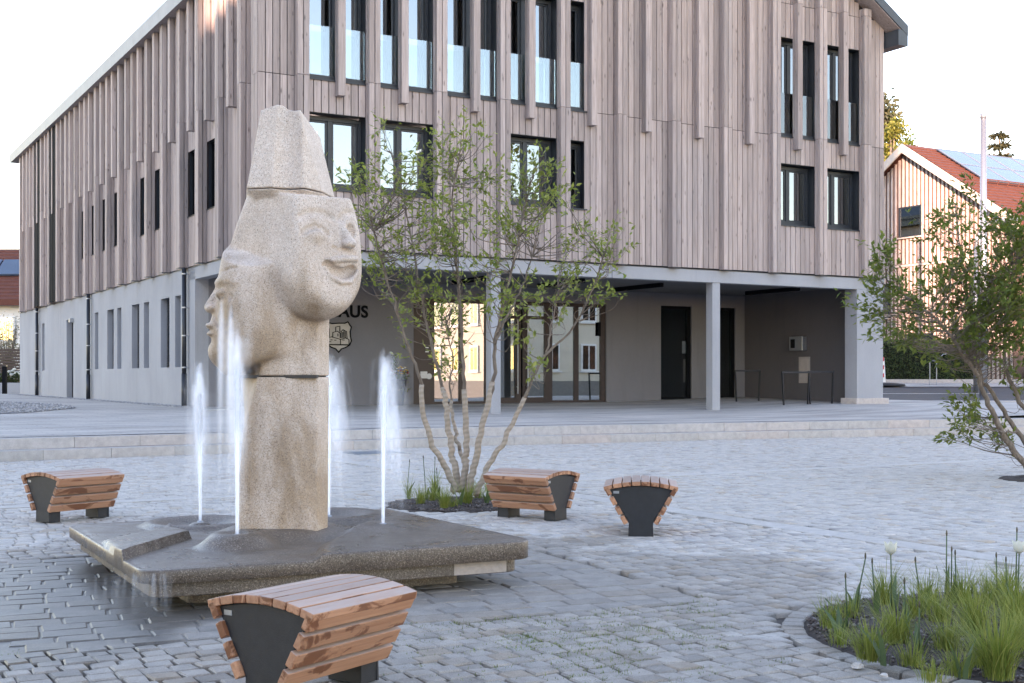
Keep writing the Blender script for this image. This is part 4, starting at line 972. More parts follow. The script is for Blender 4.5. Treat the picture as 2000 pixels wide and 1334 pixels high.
slab_poly(.945, .083, .163, "lower_slab", 'aggregate'); slab_poly(.72, -.02, .081, "foot_block", 'aggregate')
# dry pale stretch of the lower slab under the right corner
rc = PQ[0]; lc = PQ[3]; e = (lc-rc)/np.linalg.norm(lc-rc); nn = np.array([e[1], -e[0]]); nn = nn if nn@(cen-rc) < 0 else -nn
a = cen+(rc-cen)*.945+e*.10; b = a+e*.34; m = MB(); m.hexa([(*(p+nn*o), z) for z in (.088, .160) for p, o in ((a, .003), (b, .003), (b, -.05), (a, -.05))]); m.build("dry_patch", simple("dry_washed_concrete", (.42, .36, .32), .85, 0, .15, 30, .003, 150), fountain)
for (x, y, zt_, wnd) in NOZ:
    m = MB(); zz = float(relief(np.array([x-SX]), np.array([y-SY]))[0]); m.lathe([(.022, zz-.03), (.022, zz+.012), (.014, zz+.016)], 12, (x-SX, y-SY)); m.build("nozzle", 'steel', fountain, True)

# ------------------------------------------------------------------ statue
statue = tag(empty("statue", (SX, SY, .29)), "tall pale granite statue of two carved faces under a tapering hat block", "statue")
H_ = .0085
gx = np.arange(-.56, .58, H_, dtype=np.float32); gy = np.arange(-.5, .45, H_, dtype=np.float32)
for nm, z0, z1 in (("shaft_block", .285, 1.2515), ("head_block", 1.2605, 2.424), ("hat_block", 2.4315, 2.99)):
    gz = np.arange(z0-2.5*H_, z1+2.5*H_, H_, dtype=np.float32); P = np.meshgrid(gx, gy, gz, indexing='ij')
    D = statue_field(P); D = np.maximum(D, np.maximum(z0-P[2], P[2]-z1)); Vs, Qs = surface_nets(D, (gx[0], gy[0], gz[0]), H_)
    Vs[:, 2] -= .29; o = mesh_np(nm, Vs, Qs, 'granite', statue, smooth=True); del P, D
for q in (((-.24, -.2, .955), (.24, .2, .975)), ((-.15, -.18, 2.125), (.2, .18, 2.150))):
    m = MB(); m.box(*q, 0); m.build("mortar_joint", simple("dark_mortar", (.06, .055, .05), .9), statue)

# ------------------------------------------------------------------ water
class Spray(list):
    def __init__(s): s.soft = []
def strand(V, F, pts, rad):
    """one soft ribbon of spray: opaque along its middle, fading to its edges and ends"""
    S = V.soft; o = len(V); az = random.uniform(-.9, .9); c, s = math.cos(az), math.sin(az); n = len(pts); k = random.uniform(.5, 1.0)
    for i, p in enumerate(pts):
        r = (rad[i] if hasattr(rad, '__len__') else rad)*1.7; e = k*math.sin(math.pi*(i+.15)/(n-.7))**.8
        V += [(p[0]-r*c, p[1]-r*s, p[2]), tuple(p), (p[0]+r*c, p[1]+r*s, p[2])]; S += [0.0, e, 0.0]
    for i in range(n-1):
        for q in (0, 1): F.append((o+3*i+q, o+3*i+q+1, o+3*i+q+4, o+3*i+q+3))
def spray_obj(name, V, F, parent):
    ob = mesh_np(name, V, F, 'water_spray', parent, smooth=True); at_ = ob.data.attributes.new("soft", 'FLOAT', 'POINT'); at_.data.foreach_set("value", np.array(V.soft, np.float32)); return tag(ob, kind="stuff")
def jet(x, y, top, wind, i):
    z0 = float(relief(np.array([x-SX]), np.array([y-SY]))[0]); H = top-z0; v0 = math.sqrt(2*9.81*H); t1 = v0/9.81
    m = MB(); hs = np.linspace(0, 1, 14); m.tube([(x-SX+wind*.05*h*h, y-SY, z0+H*.80*h) for h in hs], [.0125+.006*h for h in hs], 10); j = m.build("water_jet", 'water_core', fountain, True); tag(j, kind="stuff")
    V, F = Spray(), []
    for _ in range(260):
        sp = abs(random.gauss(0, .075)); a = random.uniform(0, 6.283); vx = sp*math.cos(a)+random.uniform(0, wind*1.6); vy = sp*math.sin(a); hv = v0*math.sqrt(random.uniform(.55, 1.0)); T = 2*hv/9.81
        ta = random.uniform(.5, 1.25)*hv/9.81; tb = min(T, ta+random.uniform(.12, .6)*T); tt = np.linspace(ta, tb, 11)
        w = .008+.016*random.random(); prof = [w*math.sin(math.pi*min(1, max(.04, k/10.0)))**.6 for k in range(11)]
        strand(V, F, [(x-SX+vx*t, y-SY+vy*t, z0+hv*t-4.905*t*t) for t in tt], prof)
    for _ in range(70):                    # loosening column near the top
        hv = v0*random.uniform(.86, 1.02); ta = random.uniform(.15, .5)*hv/9.81; tb = hv/9.81*random.uniform(.8, 1.05); tt = np.linspace(ta, tb, 9); a = random.uniform(0, 6.283); q = random.uniform(0, .018)
        strand(V, F, [(x-SX+q*math.cos(a)*(1+2*t)+wind*t*.15, y-SY+q*math.sin(a), z0+hv*t-4.905*t*t) for t in tt], [.018*math.sin(math.pi*max(.05, k/8.0)) for k in range(9)])
    spray_obj("water_spray", V, F, j)
for i, q in enumerate(NOZ): jet(*q, i)
V, F = Spray(), []             # water running from the left face's eye, and off the front corner of the basin
for _ in range(70):
    s = random.choice((0, 1)); x0, y0, z0 = (-.335, -.285, 1.755) if s == 0 else (-.275, -.30, 1.73); T = random.uniform(.34, .54); ta = random.uniform(.0, .25); vx = random.gauss(0, .025); vy = -random.uniform(.05, .16); tt = np.linspace(ta, T, 10)
    w = random.uniform(.010, .022); strand(V, F, [(x0+random.gauss(0, .004)+vx*t, y0+vy*t, z0-4.905*t*t) for t in tt], [w*math.sin(math.pi*max(.06, k/9.0))**.5 for k in range(10)])
spray_obj("tear_water", V, F, fountain)
V, F = Spray(), []; fc_ = cen+(PQ[3]-cen)*.985
for _ in range(60):
    q = fc_+np.array([random.gauss(-.03, .09), random.uniform(.0, .05)]); q[1] -= .02; T = math.sqrt(2*.225/9.81); tt = np.linspace(0, T, 7); vx = random.gauss(-.02, .06); vy = -random.uniform(.02, .16)
    w = random.uniform(.006, .018); strand(V, F, [(q[0]+vx*t, q[1]+vy*t-.03, .232-4.905*t*t) for t in tt], [w*(.5+.5*k/6) for k in range(7)])
spray_obj("overflow_water", V, F, fountain)

# ------------------------------------------------------------------ benches
BL_, BW_ = .65, .60
def make_bench():
    b = empty("slatted_bench", (0, 0, 0)); zc = lambda y: .432-.046*(y/.30)**2
    for k in range(8):
        y = (k-3.5)*.0745; sl = -2*.046*y/.09; a = math.atan(sl); m = MB(); c, s = math.cos(a), math.sin(a); w, t = .0335, .034
        pr = [(-w, -t), (w, -t), (w, 0), (-w, 0)]; q = [(y+c*p-s*r, zc(y)+s*p+c*r) for p, r in pr]
        m.hexa([(-BL_/2, *q[0]), (BL_/2, *q[0]), (BL_/2, *q[1]), (-BL_/2, *q[1]), (-BL_/2, *q[3]), (BL_/2, *q[3]), (BL_/2, *q[2]), (-BL_/2, *q[2])]); m.build("seat_slat", 'bench_wood', b, bevel=.0045)
    for sg in (-1, 1):
        for k in range(4):
            z = .343-k*.0745; y = .272-(.343-z)*.56; m = MB(); a = math.atan(.56); c, s = math.cos(a), math.sin(a); h, t = .033, .036
            q = [(y+r*c+p*s, z+p*c-r*s) for p, r in ((-h, -t), (-h, 0), (h, 0), (h, -t))]; q = [(sg*yy, zz) for yy, zz in q]
            if sg < 0: q = q[::-1]
            m.hexa([(-BL_/2, *q[0]), (BL_/2, *q[0]), (BL_/2, *q[1]), (-BL_/2, *q[1]), (-BL_/2, *q[3]), (BL_/2, *q[3]), (BL_/2, *q[2]), (-BL_/2, *q[2])]); m.build("side_slat", 'bench_wood', b, bevel=.0045)
    for sg in (-1, 1):
        ys = np.linspace(-.255, .255, 9); top = [(y, zc(y)-.037) for y in ys]; prof = [(-.098, 0), (.098, 0), (.095, .10), (.108, .135)]+top[::-1]+[(-.108, .135), (-.095, .10)]
        x1 = sg*(BL_/2-.022); x0 = x1-sg*.014; n = len(prof); m = MB()
        vs_ = [(x0, y, z) for y, z in prof]+[(x1, y, z) for y, z in prof]; fs = [tuple(range(n)), tuple(range(2*n-1, n-1, -1))]+[(i, n+i, n+(i+1) % n, (i+1) % n) for i in range(n)]
        m.add(vs_, fs if sg > 0 else [f[::-1] for f in fs]); e = m.build("end_panel", 'panel_black', b, bevel=.002, segs=1)
        m = MB(); m.box((x0, -.094, 0), (x0-sg*.10, .094, .09), 0); m.build("foot", 'panel_black', b, bevel=.003)
        if sg < 0: m = MB(); m.box((x1-.002, .17, .335), (x1+.001, .215, .355), 0); m.build("maker_plate", 'steel', b)
    m = MB(); m.box((-BL_/2+.04, -.03, .33), (BL_/2-.04, .03, .36), 0); m.build("cross_beam", 'panel_black', b)
    return b
BEN = [((-.785, 5.06), (.555, .832), "nearest slatted bench with water-stained side boards in front of the fountain"),
       ((-3.86, 11.2), (.60, .80), "slatted bench standing alone left of the fountain basin"),
       ((.175, 11.28), (-.83, .56), "slatted bench beside the planted tree bed, turned showing its long side"),
       ((1.04, 10.28), (.10, .995), "slatted bench seen end-on with its black end panel, right of the tree bed")]
for i, (p, d, lab) in enumerate(BEN):
    if i == 0: proto = make_bench(); b = proto
    else: b = copy_tree(proto)
    b.location = (p[0], p[1], .003); b.scale = (.95, .95, .98) if i == 0 else (1, 1, 1); b.rotation_euler = (0, 0, math.atan2(d[1], d[0])); tag(b, lab, "bench", "wooden slatted benches round the fountain")

# ------------------------------------------------------------------ plants
def leaves_np(P, D, Nn, L, wr, fold=.18):
    P, D, Nn = (np.asarray(q, float) for q in (P, D, Nn)); D /= np.linalg.norm(D, axis=1, keepdims=True); S = np.cross(D, Nn); S /= np.linalg.norm(S, axis=1, keepdims=True)+1e-9; Nn = np.cross(S, D); L = np.asarray(L)[:, None]; w = L*wr
    base = P; tip = P+D*L-Nn*L*.12; mid = P+D*L*.45-Nn*w*fold; r = P+D*L*.42+S*w*.5; l = P+D*L*.42-S*w*.5
    V = np.stack([base, r, tip, mid, l], 1).reshape(-1, 3); n = len(P); o = np.arange(n)[:, None]*5
    F = np.concatenate([o+np.array([0, 1, 2, 3]), o+np.array([0, 3, 2, 4])]); return V, F
def rvec(s=1.0): return np.array([random.gauss(0, s), random.gauss(0, s), random.gauss(0, s)])
def at(px, py, Y): return np.array([(px-1000)/2487*Y, Y, CAM_H-(py-737)/2487*Y])
def grow_tree(name, label, base, stems, clusters, leafmat, twigs, lpt, llen, wrap=None, seed=1, thin=.0035):
    random.seed(seed); t = empty(name, base); B = np.array(base); tag(t, label, "tree"); allp = []
    for st, r0, r1 in stems:
        C3 = catmull([np.array(p) for p in st], 6); rr = np.linspace(r0, r1, len(C3)); m = MB(); rr = rr*.76; C3j = C3+np.array([rvec(.007) for _ in C3])
        m.tube([tuple(p-B) for p in C3j], [float(q) for q in rr], 9); o = m.build("trunk", 'bark', t, True)
        allp += [(p, r) for p, r in zip(C3, rr)]
        if wrap:
            k = [i for i, p in enumerate(C3j) if p[2] < wrap+random.uniform(-.12, .12)]
            if len(k) > 2: m = MB(); m.tube([tuple(C3j[i]-B) for i in k], [float(rr[i])*1.13+.004+random.uniform(0, .002) for i in k], 10); m.build("jute_wrap", 'jute', o, True)
    AP = np.array([p for p, r in allp]); br = MB(); P, D, Nn, L = [], [], [], []
    for (c, rad, nt) in clusters:
        for _ in range(int(nt*twigs)):
            q = np.array(c)+rvec(1)*np.array(rad)*.55; d = np.linalg.norm((AP-q)*np.array([1, 1, .7]), axis=1)+np.where(AP[:, 2] > q[2]-.08, 1.2, 0); s = AP[np.argsort(d)[random.randint(0, 2)]]
            mid = (s+q)/2+rvec(.05)-np.array([0, 0, .04]); pts = catmull([s, mid, q], 4); ln = np.linalg.norm(q-s); r = thin+.0035*min(ln, 1)
            br.tube([tuple(p-B) for p in pts], [float(x) for x in np.linspace(r, .0012, len(pts))], 4, cap=False)
            dirq = (q-mid)/np.linalg.norm(q-mid)
            for k in range(random.randint(2, 4)):
                e = q+dirq*.02+rvec(.085)+np.array([0, 0, .03]); s2 = pts[-2-(k % 3)]; br.tube([tuple(s2-B), tuple((s2+e)/2+rvec(.01)-B), tuple(e-B)], [.0018, .0014, .0009], 3, cap=False)
                for j in range(random.randint(lpt-1, lpt+1)):
                    f = random.random(); p = s2+(e-s2)*(.25+.85*f); dd = (e-s2); dd = dd/np.linalg.norm(dd)+rvec(.55)+np.array([0, 0, -.15]); P.append(p-B); D.append(dd); Nn.append(np.array([0, 0, 1.0])+rvec(.45)); L.append(random.uniform(*llen))
    br.build("branches", 'bark', t, True); V, F = leaves_np(P, D, Nn, L, .46)
    n = len(P); tn = RNG.uniform(0, 1, n); o = mesh_np("crown", V, F, leafmat, t, np.concatenate([tn, tn]), smooth=False); tag(o, kind="stuff"); return t
TB = (-.50, 12.65, .02)
def st(pts, Y0, Y1): return [at(px, py, Y0+(Y1-Y0)*i/(len(pts)-1)) for i, (px, py) in enumerate(pts)]
ST1 = [(st([(892, 962), (872, 915), (850, 880), (828, 815), (818, 740), (790, 655), (770, 590), (742, 500), (725, 430)], 12.6, 12.2), .034, .008),
       (st([(900, 962), (889, 915), (880, 880), (872, 800), (866, 765), (850, 700), (832, 620), (810, 500), (788, 390), (765, 300)], 12.7, 12.9), .038, .007),
       (st([(904, 962), (908, 915), (910, 880), (908, 790), (905, 700), (898, 600), (890, 480), (884, 380), (902, 285)], 12.65, 12.6), .038, .007),
       (st([(909, 905), (897, 875), (886, 830), (880, 760), (884, 700), (870, 620)], 12.7, 13.1), .020, .007),
       (st([(915, 962), (926, 915), (936, 860), (960, 760), (968, 665), (985, 580), (1010, 480), (1030, 380), (1048, 320)], 12.6, 12.4), .038, .007),
       (st([(966, 672), (990, 620), (1020, 560), (1050, 470)], 12.45, 12.9), .020, .006),
       (st([(930, 965), (952, 915), (985, 860), (1030, 760), (1065, 695), (1120, 640), (1160, 560), (1180, 490)], 12.55, 12.3), .030, .006),
       (st([(1068, 690), (1080, 620), (1090, 560)], 12.4, 12.7), .014, .005)]
K1 = [(735, 330, 36, 42, 9), (712, 400, 28, 40, 6), (765, 420, 45, 50, 10), (728, 540, 34, 36, 8), (752, 500, 30, 40, 7), (800, 350, 42, 50, 10), (838, 300, 32, 32, 6), (885, 330, 40, 46, 10), (912, 272, 22, 36, 6), (900, 400, 50, 50, 12), (960, 370, 45, 50, 10), (1040, 335, 42, 46, 11), (1052, 405, 45, 42, 10), (1000, 450, 46, 36, 9), (900, 480, 60, 42, 12), (830, 470, 50, 45, 11), (985, 525, 36, 34, 7), (1140, 480, 55, 36, 10), (1195, 505, 36, 28, 6), (1120, 550, 42, 40, 7), (1172, 560, 36, 34, 6), (1060, 590, 42, 34, 7), (895, 575, 50, 34, 9), (800, 560, 42, 40, 8), (842, 600, 34, 34, 6), (782, 630, 30, 36, 5), (900, 640, 34, 34, 5), (1012, 640, 34, 26, 5), (868, 712, 36, 26, 5), (1030, 705, 24, 22, 3), (752, 255, 12, 22, 3), (1205, 455, 18, 14, 2), (870, 430, 46, 46, 10), (690, 350, 20, 24, 4), (1085, 375, 30, 30, 5), (980, 590, 36, 30, 6), (1230, 480, 12, 12, 1)]
CL1 = []
for px, py, rx, ry, w in K1:
    Y = 12.6+random.uniform(-.75, .7); k = Y/2487; CL1.append((at(px, py, Y), (rx*k, .30, ry*k), w))
grow_tree("multi_stem_tree", "airy young multi-stem tree with jute-wrapped stems behind the fountain", TB, ST1, CL1, 'leaf', 1.6, 5, (.042, .076), wrap=1.12, seed=5)
Y2 = 15.4
ST2 = [(st([(2042, 945), (2010, 915), (1965, 860), (1932, 790), (1905, 728), (1878, 690), (1845, 640), (1800, 600), (1740, 560)], 15.5, 14.8), .060, .008),
       (st([(2046, 945), (2030, 905), (1975, 825), (1935, 762), (1915, 735), (1900, 640), (1880, 520), (1865, 400)], 15.5, 15.6), .050, .007),
       (st([(2052, 945), (2040, 860), (1985, 770), (1960, 690), (1975, 560), (1985, 420)], 15.6, 16.0), .055, .008),
       (st([(2058, 945), (2060, 800), (2070, 640), (2060, 480), (2050, 380)], 15.6, 15.6), .055, .008),
       (st([(1985, 845), (1940, 840), (1890, 835)], 15.3, 14.9), .016, .005),
       (st([(1900, 640), (1930, 560), (1985, 510), (2040, 480)], 15.5, 15.3), .022, .008)]
K2 = [(1702, 500, 26, 32, 5), (1692, 600, 20, 24, 4), (1735, 560, 36, 36, 8), (1785, 600, 45, 42, 11), (1840, 560, 50, 50, 13), (1900, 510, 50, 50, 12), (1862, 400, 28, 40, 6), (1812, 440, 26, 26, 5), (1950, 450, 50, 50, 12), (1900, 610, 55, 50, 14), (1955, 590, 50, 55, 13), (1775, 660, 36, 30, 7), (1845, 700, 42, 36, 9), (1885, 790, 30, 28, 5), (1860, 845, 28, 20, 4), (1955, 850, 26, 26, 4), (1985, 720, 40, 45, 8), (2040, 550, 70, 90, 20), (2080, 700, 60, 70, 12), (1990, 520, 45, 60, 16), (1940, 660, 46, 40, 14), (1975, 600, 40, 60, 14), (1870, 640, 50, 40, 10), (2000, 640, 40, 50, 12), (1985, 460, 40, 40, 10), (1940, 540, 40, 40, 10), (2060, 420, 60, 60, 8), (1900, 830, 26, 26, 4), (1720, 640, 20, 20, 3)]
CL2 = []
for px, py, rx, ry, w in K2:
    Y = Y2+random.uniform(-.9, .9); k = Y/2487; CL2.append((at(px, py, Y), (rx*k, .40, ry*k), w))
grow_tree("leaning_tree", "leafy multi-stem tree leaning in from the right edge over the plaza", (6.48, 15.55, .0), ST2, CL2, 'leaf_dark', 2.3, 5, (.062, .10), seed=9)
soil("bed_soil", 6.5, 15.6, .55, "")
# grass tufts and tulips
def blade(V, F, T, p, h, w, lean, az, curl, seg=4, tint=0.0):
    o = len(V); d = np.array([math.cos(az), math.sin(az), 0]); s = np.array([-d[1], d[0], 0])
    for k in range(seg+1):
        t = k/seg; q = np.array(p)+d*(lean*t**1.6*h)+np.array([0, 0, h*(t-curl*t*t)]); ww = w*(1-t**1.5)*(.6+.8*min(t*3, 1)*.5)
        V.append(tuple(q-s*ww/2)); V.append(tuple(q+s*ww/2+d*w*.12))
    for k in range(seg): F.append((o+2*k, o+2*k+1, o+2*k+3, o+2*k+2)); T.append(tint)
def tuft(x, y, h, n, spread, label, z=.02):
    V, F, T = [], [], []
    for _ in range(int(n*2.2)):
        a = random.uniform(0, 6.283); r = random.random()*spread; hh = h*random.uniform(.45, 1.2); blade(V, F, T, (r*math.cos(a), r*math.sin(a), 0), hh, random.uniform(.003, .006), random.uniform(.05, .85), a+random.gauss(0, .5), random.uniform(0, .42), 5, random.random())
    o = mesh_np("grass_tuft", V, F, 'grass', None, T); o.location = (x, y, z); tag(o, label, "grass", "grass tufts in the planting beds"); return o
def gpt(px, py, z=.02): Y = (CAM_H-z)*2487/(py-737); return ((px-1000)/2487*Y, Y)
TU = [(1622, 1225, .17, 60), (1700, 1290, .22, 110), (1727, 1180, .26, 80), (1752, 1255, .24, 120), (1790, 1205, .22, 60), (1838, 1220, .22, 90), (1880, 1180, .24, 70), (1905, 1245, .30, 120), (1950, 1325, .34, 170), (1930, 1185, .24, 60), (1985, 1230, .30, 110), (1965, 1165, .22, 60), (1870, 1320, .16, 50), (1660, 1205, .14, 40), (1820, 1330, .12, 40), (2030, 1290, .3, 110), (1975, 1190, .26, 80), (1640, 1260, .12, 40), (1850, 1270, .2, 80), (1780, 1300, .14, 50), (1915, 1300, .2, 70), (1990, 1270, .28, 90), (1810, 1180, .2, 60)]
TU.sort(key=lambda q: q[0])
for i, (px, py, h, n) in enumerate(TU): tuft(*gpt(px, py), h, n, .06, "%s grass tuft from the left in the near round bed" % ORD[i])
TU1 = [(822, 985, .22, 60), (800, 975, .30, 26), (845, 980, .20, 50), (868, 992, .24, 90), (912, 985, .26, 90), (850, 960, .30, 40), (935, 975, .22, 50), (960, 980, .2, 40), (885, 990, .12, 40), (955, 960, .25, 40)]
TU1.sort(key=lambda q: q[0])
for i, (px, py, h, n) in enumerate(TU1): tuft(*gpt(px, py), h, n, .045, "%s grass tuft from the left in the bed at the foot of the multi-stem tree" % ORD[i])
def tulip(x, y, h, nl, flower, label, z=.02):
    t = empty("tulip", (x, y, z)); tag(t, label, "tulip", "tulips in the planting beds"); random.seed(int(x*1000)+7)
    for _ in range(nl):
        V, F, T = [], [], []; a = random.uniform(0, 6.283); hh = random.uniform(.13, .23); blade(V, F, T, (.012*math.cos(a), .012*math.sin(a), 0), hh, random.uniform(.030, .048), random.uniform(.15, .7), a, random.uniform(.05, .3), 6, random.random()); mesh_np("leaf", V, F, 'tulip_leaf', t, T, smooth=True)
    if h:
        m = MB(); lx, ly = random.gauss(0, .02), random.gauss(0, .02); m.tube([(0, 0, 0), (lx*.4, ly*.4, h*.5), (lx, ly, h)], [.0045, .004, .0035], 6); m.build("stem", 'tulip_leaf', t, True)
        if flower:
            for k in range(6):
                a = k*1.047+.3; o = .012 if k % 2 else .016; V, F = [], []; W_ = .030
                for r, zz, ww in ((.004, 0, .3), (.026, .016, .9), (.030, .036, 1.0), (.026+o*.6, .056, .72), (.024+o, .068, .15)):
                    c = np.array([math.cos(a), math.sin(a)]); s = np.array([-c[1], c[0]])
                    for e in (-1, 0, 1): q = c*(r-(0.006 if e else 0))+s*e*ww*W_*.62; V.append((lx+q[0], ly+q[1], h+zz))
                for i in range(4):
                    for e in (0, 1): F.append((i*3+e, i*3+e+1, i*3+e+4, i*3+e+3))
                mesh_np("petal", V, F, 'petal', t, smooth=True)
        else:
            m = MB(); m.lathe([(.003, h), (.0055, h+.012), (.004, h+.026), (.001, h+.032)], 8, (lx, ly)); m.build("seed_head", simple("dry_seed_head", (.10, .085, .05), .8) if "seedm" not in MAT else MAT["seedm"], t, True)
MAT["seedm"] = simple("dry_seed_head", (.10, .085, .05), .8)
TL = [(1640, 1245, .0, 3, 0), (1655, 1228, .24, 2, 0), (1672, 1195, .28, 3, 0), (1710, 1200, .26, 3, 0), (1742, 1195, .30, 2, 1), (1770, 1235, .24, 4, 0), (1800, 1195, .26, 3, 0), (1848, 1175, .36, 2, 0), (1858, 1178, .28, 2, 0), (1868, 1180, .26, 3, 0), (1795, 1275, .20, 4, 0), (1730, 1300, .12, 3, 0), (1948, 1185, .26, 3, 0), (1968, 1190, .25, 2, 0), (1987, 1200, .31, 3, 1), (1984, 1185, .40, 2, 0), (1880, 1325, .0, 3, 0), (1930, 1290, .18, 3, 0)]
TL.sort(key=lambda q: q[0])
fl_n = {1742: "white tulip in full bloom standing alone in the near round bed", 1987: "white tulip in bloom at the right edge of the near round bed"}
for i, (px, py, h, nl, fl_) in enumerate(TL): tulip(*gpt(px, py), h, nl, fl_, fl_n.get(px, "%s faded tulip from the left in the near round bed" % ORD[i]))
for i, (px, py, h, nl) in enumerate(((795, 972, .36, 2), (832, 978, .42, 2), (848, 975, .40, 3), (857, 978, .30, 3), (898, 988, .0, 3), (950, 985, .0, 4))): tulip(*gpt(px, py), h, nl, 0, "%s faded tulip from the left at the foot of the multi-stem tree" % ORD[i])
def stone(x, y, r, label):
    m = MB(); n = 7; vs_ = []
    for i, (rr, zz) in enumerate(((1.0, -.1), (1.05, .3), (.75, .62), (.3, .75))):
        for k in range(n): a = 6.283*k/n+i*.2; q = rr*random.uniform(.8, 1.15); vs_.append((q*r*math.cos(a), q*r*math.sin(a), zz*r))
    m.add(vs_, [(i*n+k, i*n+(k+1) % n, (i+1)*n+(k+1) % n, (i+1)*n+k) for i in range(3) for k in range(n)]+[tuple(3*n+k for k in range(n))]); o = m.build("stone", 'band'); o.location = (x, y, .015); tag(o, label, "stone")
stone(*gpt(1675, 1300), .026, "pale angular stone lying on the dark mulch of the near bed"); stone(*gpt(1727, 1318), .017, "small round grey pebble at the front of the near bed")
# grass in the joints of the setts
V, F, T = [], [], []
def joint_clump(x, y, n, h):
    for _ in range(n):
        a = random.uniform(0, 6.283); r = random.gauss(0, .03); q = np.array([x, y])+U*r*2.2+W*random.gauss(0, .006); blade(V, F, T, (q[0], q[1], -.012), h*random.uniform(.5, 1.2), .004, random.uniform(.2, .9), a, .3, 2, random.random())
random.seed(21)
for _ in range(300):
    px = random.gauss(1110, 170); py = random.gauss(1225, 50)
    if py < 1160 or py > 1345: continue
    x, y = gpt(px, py, 0)
    if inside(fp_out, np.array([x]), np.array([y]))[0] or math.hypot(x-BED2[0], y-BED2[1]) < 1.35: continue
    joint_clump(x, y, 16, .026)
for _ in range(130):
    y = random.uniform(5.2, 13); x = random.uniform(-.4, .4)*y
    if inside(fp_out, np.array([x]), np.array([y]))[0] or math.hypot(x-BED2[0], y-BED2[1]) < 1.35 or math.hypot(x-BED1[0], y-BED1[1]) < .8: continue
    joint_clump(x, y, 9, .018)
for k in range(60):
    i = random.randrange(len(FPOLY)); q = FQ.mean(0)+(FPOLY[i]-FQ.mean(0))*1.015; t = random.random(); q2 = FQ.mean(0)+(FPOLY[(i+1) % len(FPOLY)]-FQ.mean(0))*1.015; joint_clump(*(q+(q2-q)*t), 7, .014)
tag(mesh_np("joint_grass", V, F, 'moss', None, T), "short green grass and moss sprouting in the paving joints", "grass", kind="stuff")

# ------------------------------------------------------------------ things on the terrace
def planter():
    x, y = xy(5.85, 5.30); z = zt(x, y); t = empty("flower_planter", (x, y, z)); tag(t, "tall dark tapered planter with mixed flowers beside the entrance door", "planter")
    m = MB(); m.hexa([(-.15, -.15, 0), (.15, -.15, 0), (.15, .15, 0), (-.15, .15, 0), (-.24, -.24, .74), (.24, -.24, .74), (.24, .24, .74), (-.24, .24, .74)]); m.build("pot", 'dark', t, bevel=.01)
    P, D, Nn, L = [], [], [], []
    for _ in range(420):
        a = random.uniform(0, 6.283); r = random.uniform(.05, .34); zz = .74+random.uniform(-.34 if r > .24 else .0, .34-.5*r); P.append((r*math.cos(a), r*math.sin(a), zz)); D.append(np.array([math.cos(a), math.sin(a), .1])+rvec(.5)); Nn.append(np.array([0, 0, 1])+rvec(.4)); L.append(random.uniform(.05, .1))
    for _ in range(160):
        a = random.uniform(0, 6.283); r = abs(random.gauss(0, .07)); P.append((-.1+r*math.cos(a), r*math.sin(a), 1.0+random.uniform(0, .42))); D.append(rvec(1)); Nn.append(rvec(1)+np.array([0, 0, 1])); L.append(random.uniform(.04, .08))
    V, F = leaves_np(P, D, Nn, L, .5); tn = RNG.uniform(0, 1, len(P)); mesh_np("foliage", V, F, 'leaf_dark', t, np.concatenate([tn, tn]))
    for c, k, n in (((.60, .38, .02), "yellow_flower", 16), ((.25, .02, .05), "red_flower", 12), ((.75, .72, .66), "white_flower", 10), ((.40, .42, .60), "blue_flower", 8)):
        m = MB(); mt = simple(k, c, .6)
        for _ in range(n):
            a = random.uniform(0, 6.283) if k != "yellow_flower" else random.uniform(-1.6, .6); r = random.uniform(.12, .30); cx, cy, cz = r*math.cos(a), r*math.sin(a), .86+random.uniform(0, .22); m.lathe([(.004, cz), (.03, cz+.012), (.026, cz+.03), (.004, cz+.034)], 6, (cx, cy))
        m.build(k, mt, t)
planter()
def rack(px0, px1, Y, label):
    a = at(px0, 737, Y)[:2]; b = at(px1, 737, Y+.35)[:2]; z0 = zt(*((a+b)/2)); t = empty("bicycle_rack", (*((a+b)/2), z0)); tag(t, label, "bicycle rack", "bicycle racks under the overhang"); c = (a+b)/2; d = (b-a)/2
    n = np.array([-d[1], d[0]])/np.linalg.norm(d); e = .055
    for nm, p, q in (("post", -d*.90, -d), ("post", d*.90, d)):
        m = MB(); q0 = [p-n*e*.5, p+n*e*.5]; m.hexa([(*(p-n*.03-d*.03), -.02), (*(p-n*.03+d*.03), -.02), (*(p+n*.03+d*.03), -.02), (*(p+n*.03-d*.03), -.02), (*(q-n*.03-d*.03), .92), (*(q-n*.03+d*.03), .92), (*(q+n*.03+d*.03), .92), (*(q+n*.03-d*.03), .92)]); m.build(nm, 'dark', t)
    m = MB(); p, q = -d*1.05, d*1.05; m.hexa([(*(p-n*.035), .92), (*(q-n*.035), .92), (*(q+n*.035), .92), (*(p+n*.035), .92), (*(p-n*.035), .975), (*(q-n*.035), .975), (*(q+n*.035), .975), (*(p+n*.035), .975)]); m.build("top_rail", 'dark', t)
rack(1436, 1484, 39.4, "black bicycle rack frame in front of the dark glazing, leftmost of three"); rack(1528, 1580, 37.1, "black bicycle rack frame before the service hatch, middle of three"); rack(1580, 1627, 37.5, "black bicycle rack frame nearest the concrete corner pier")

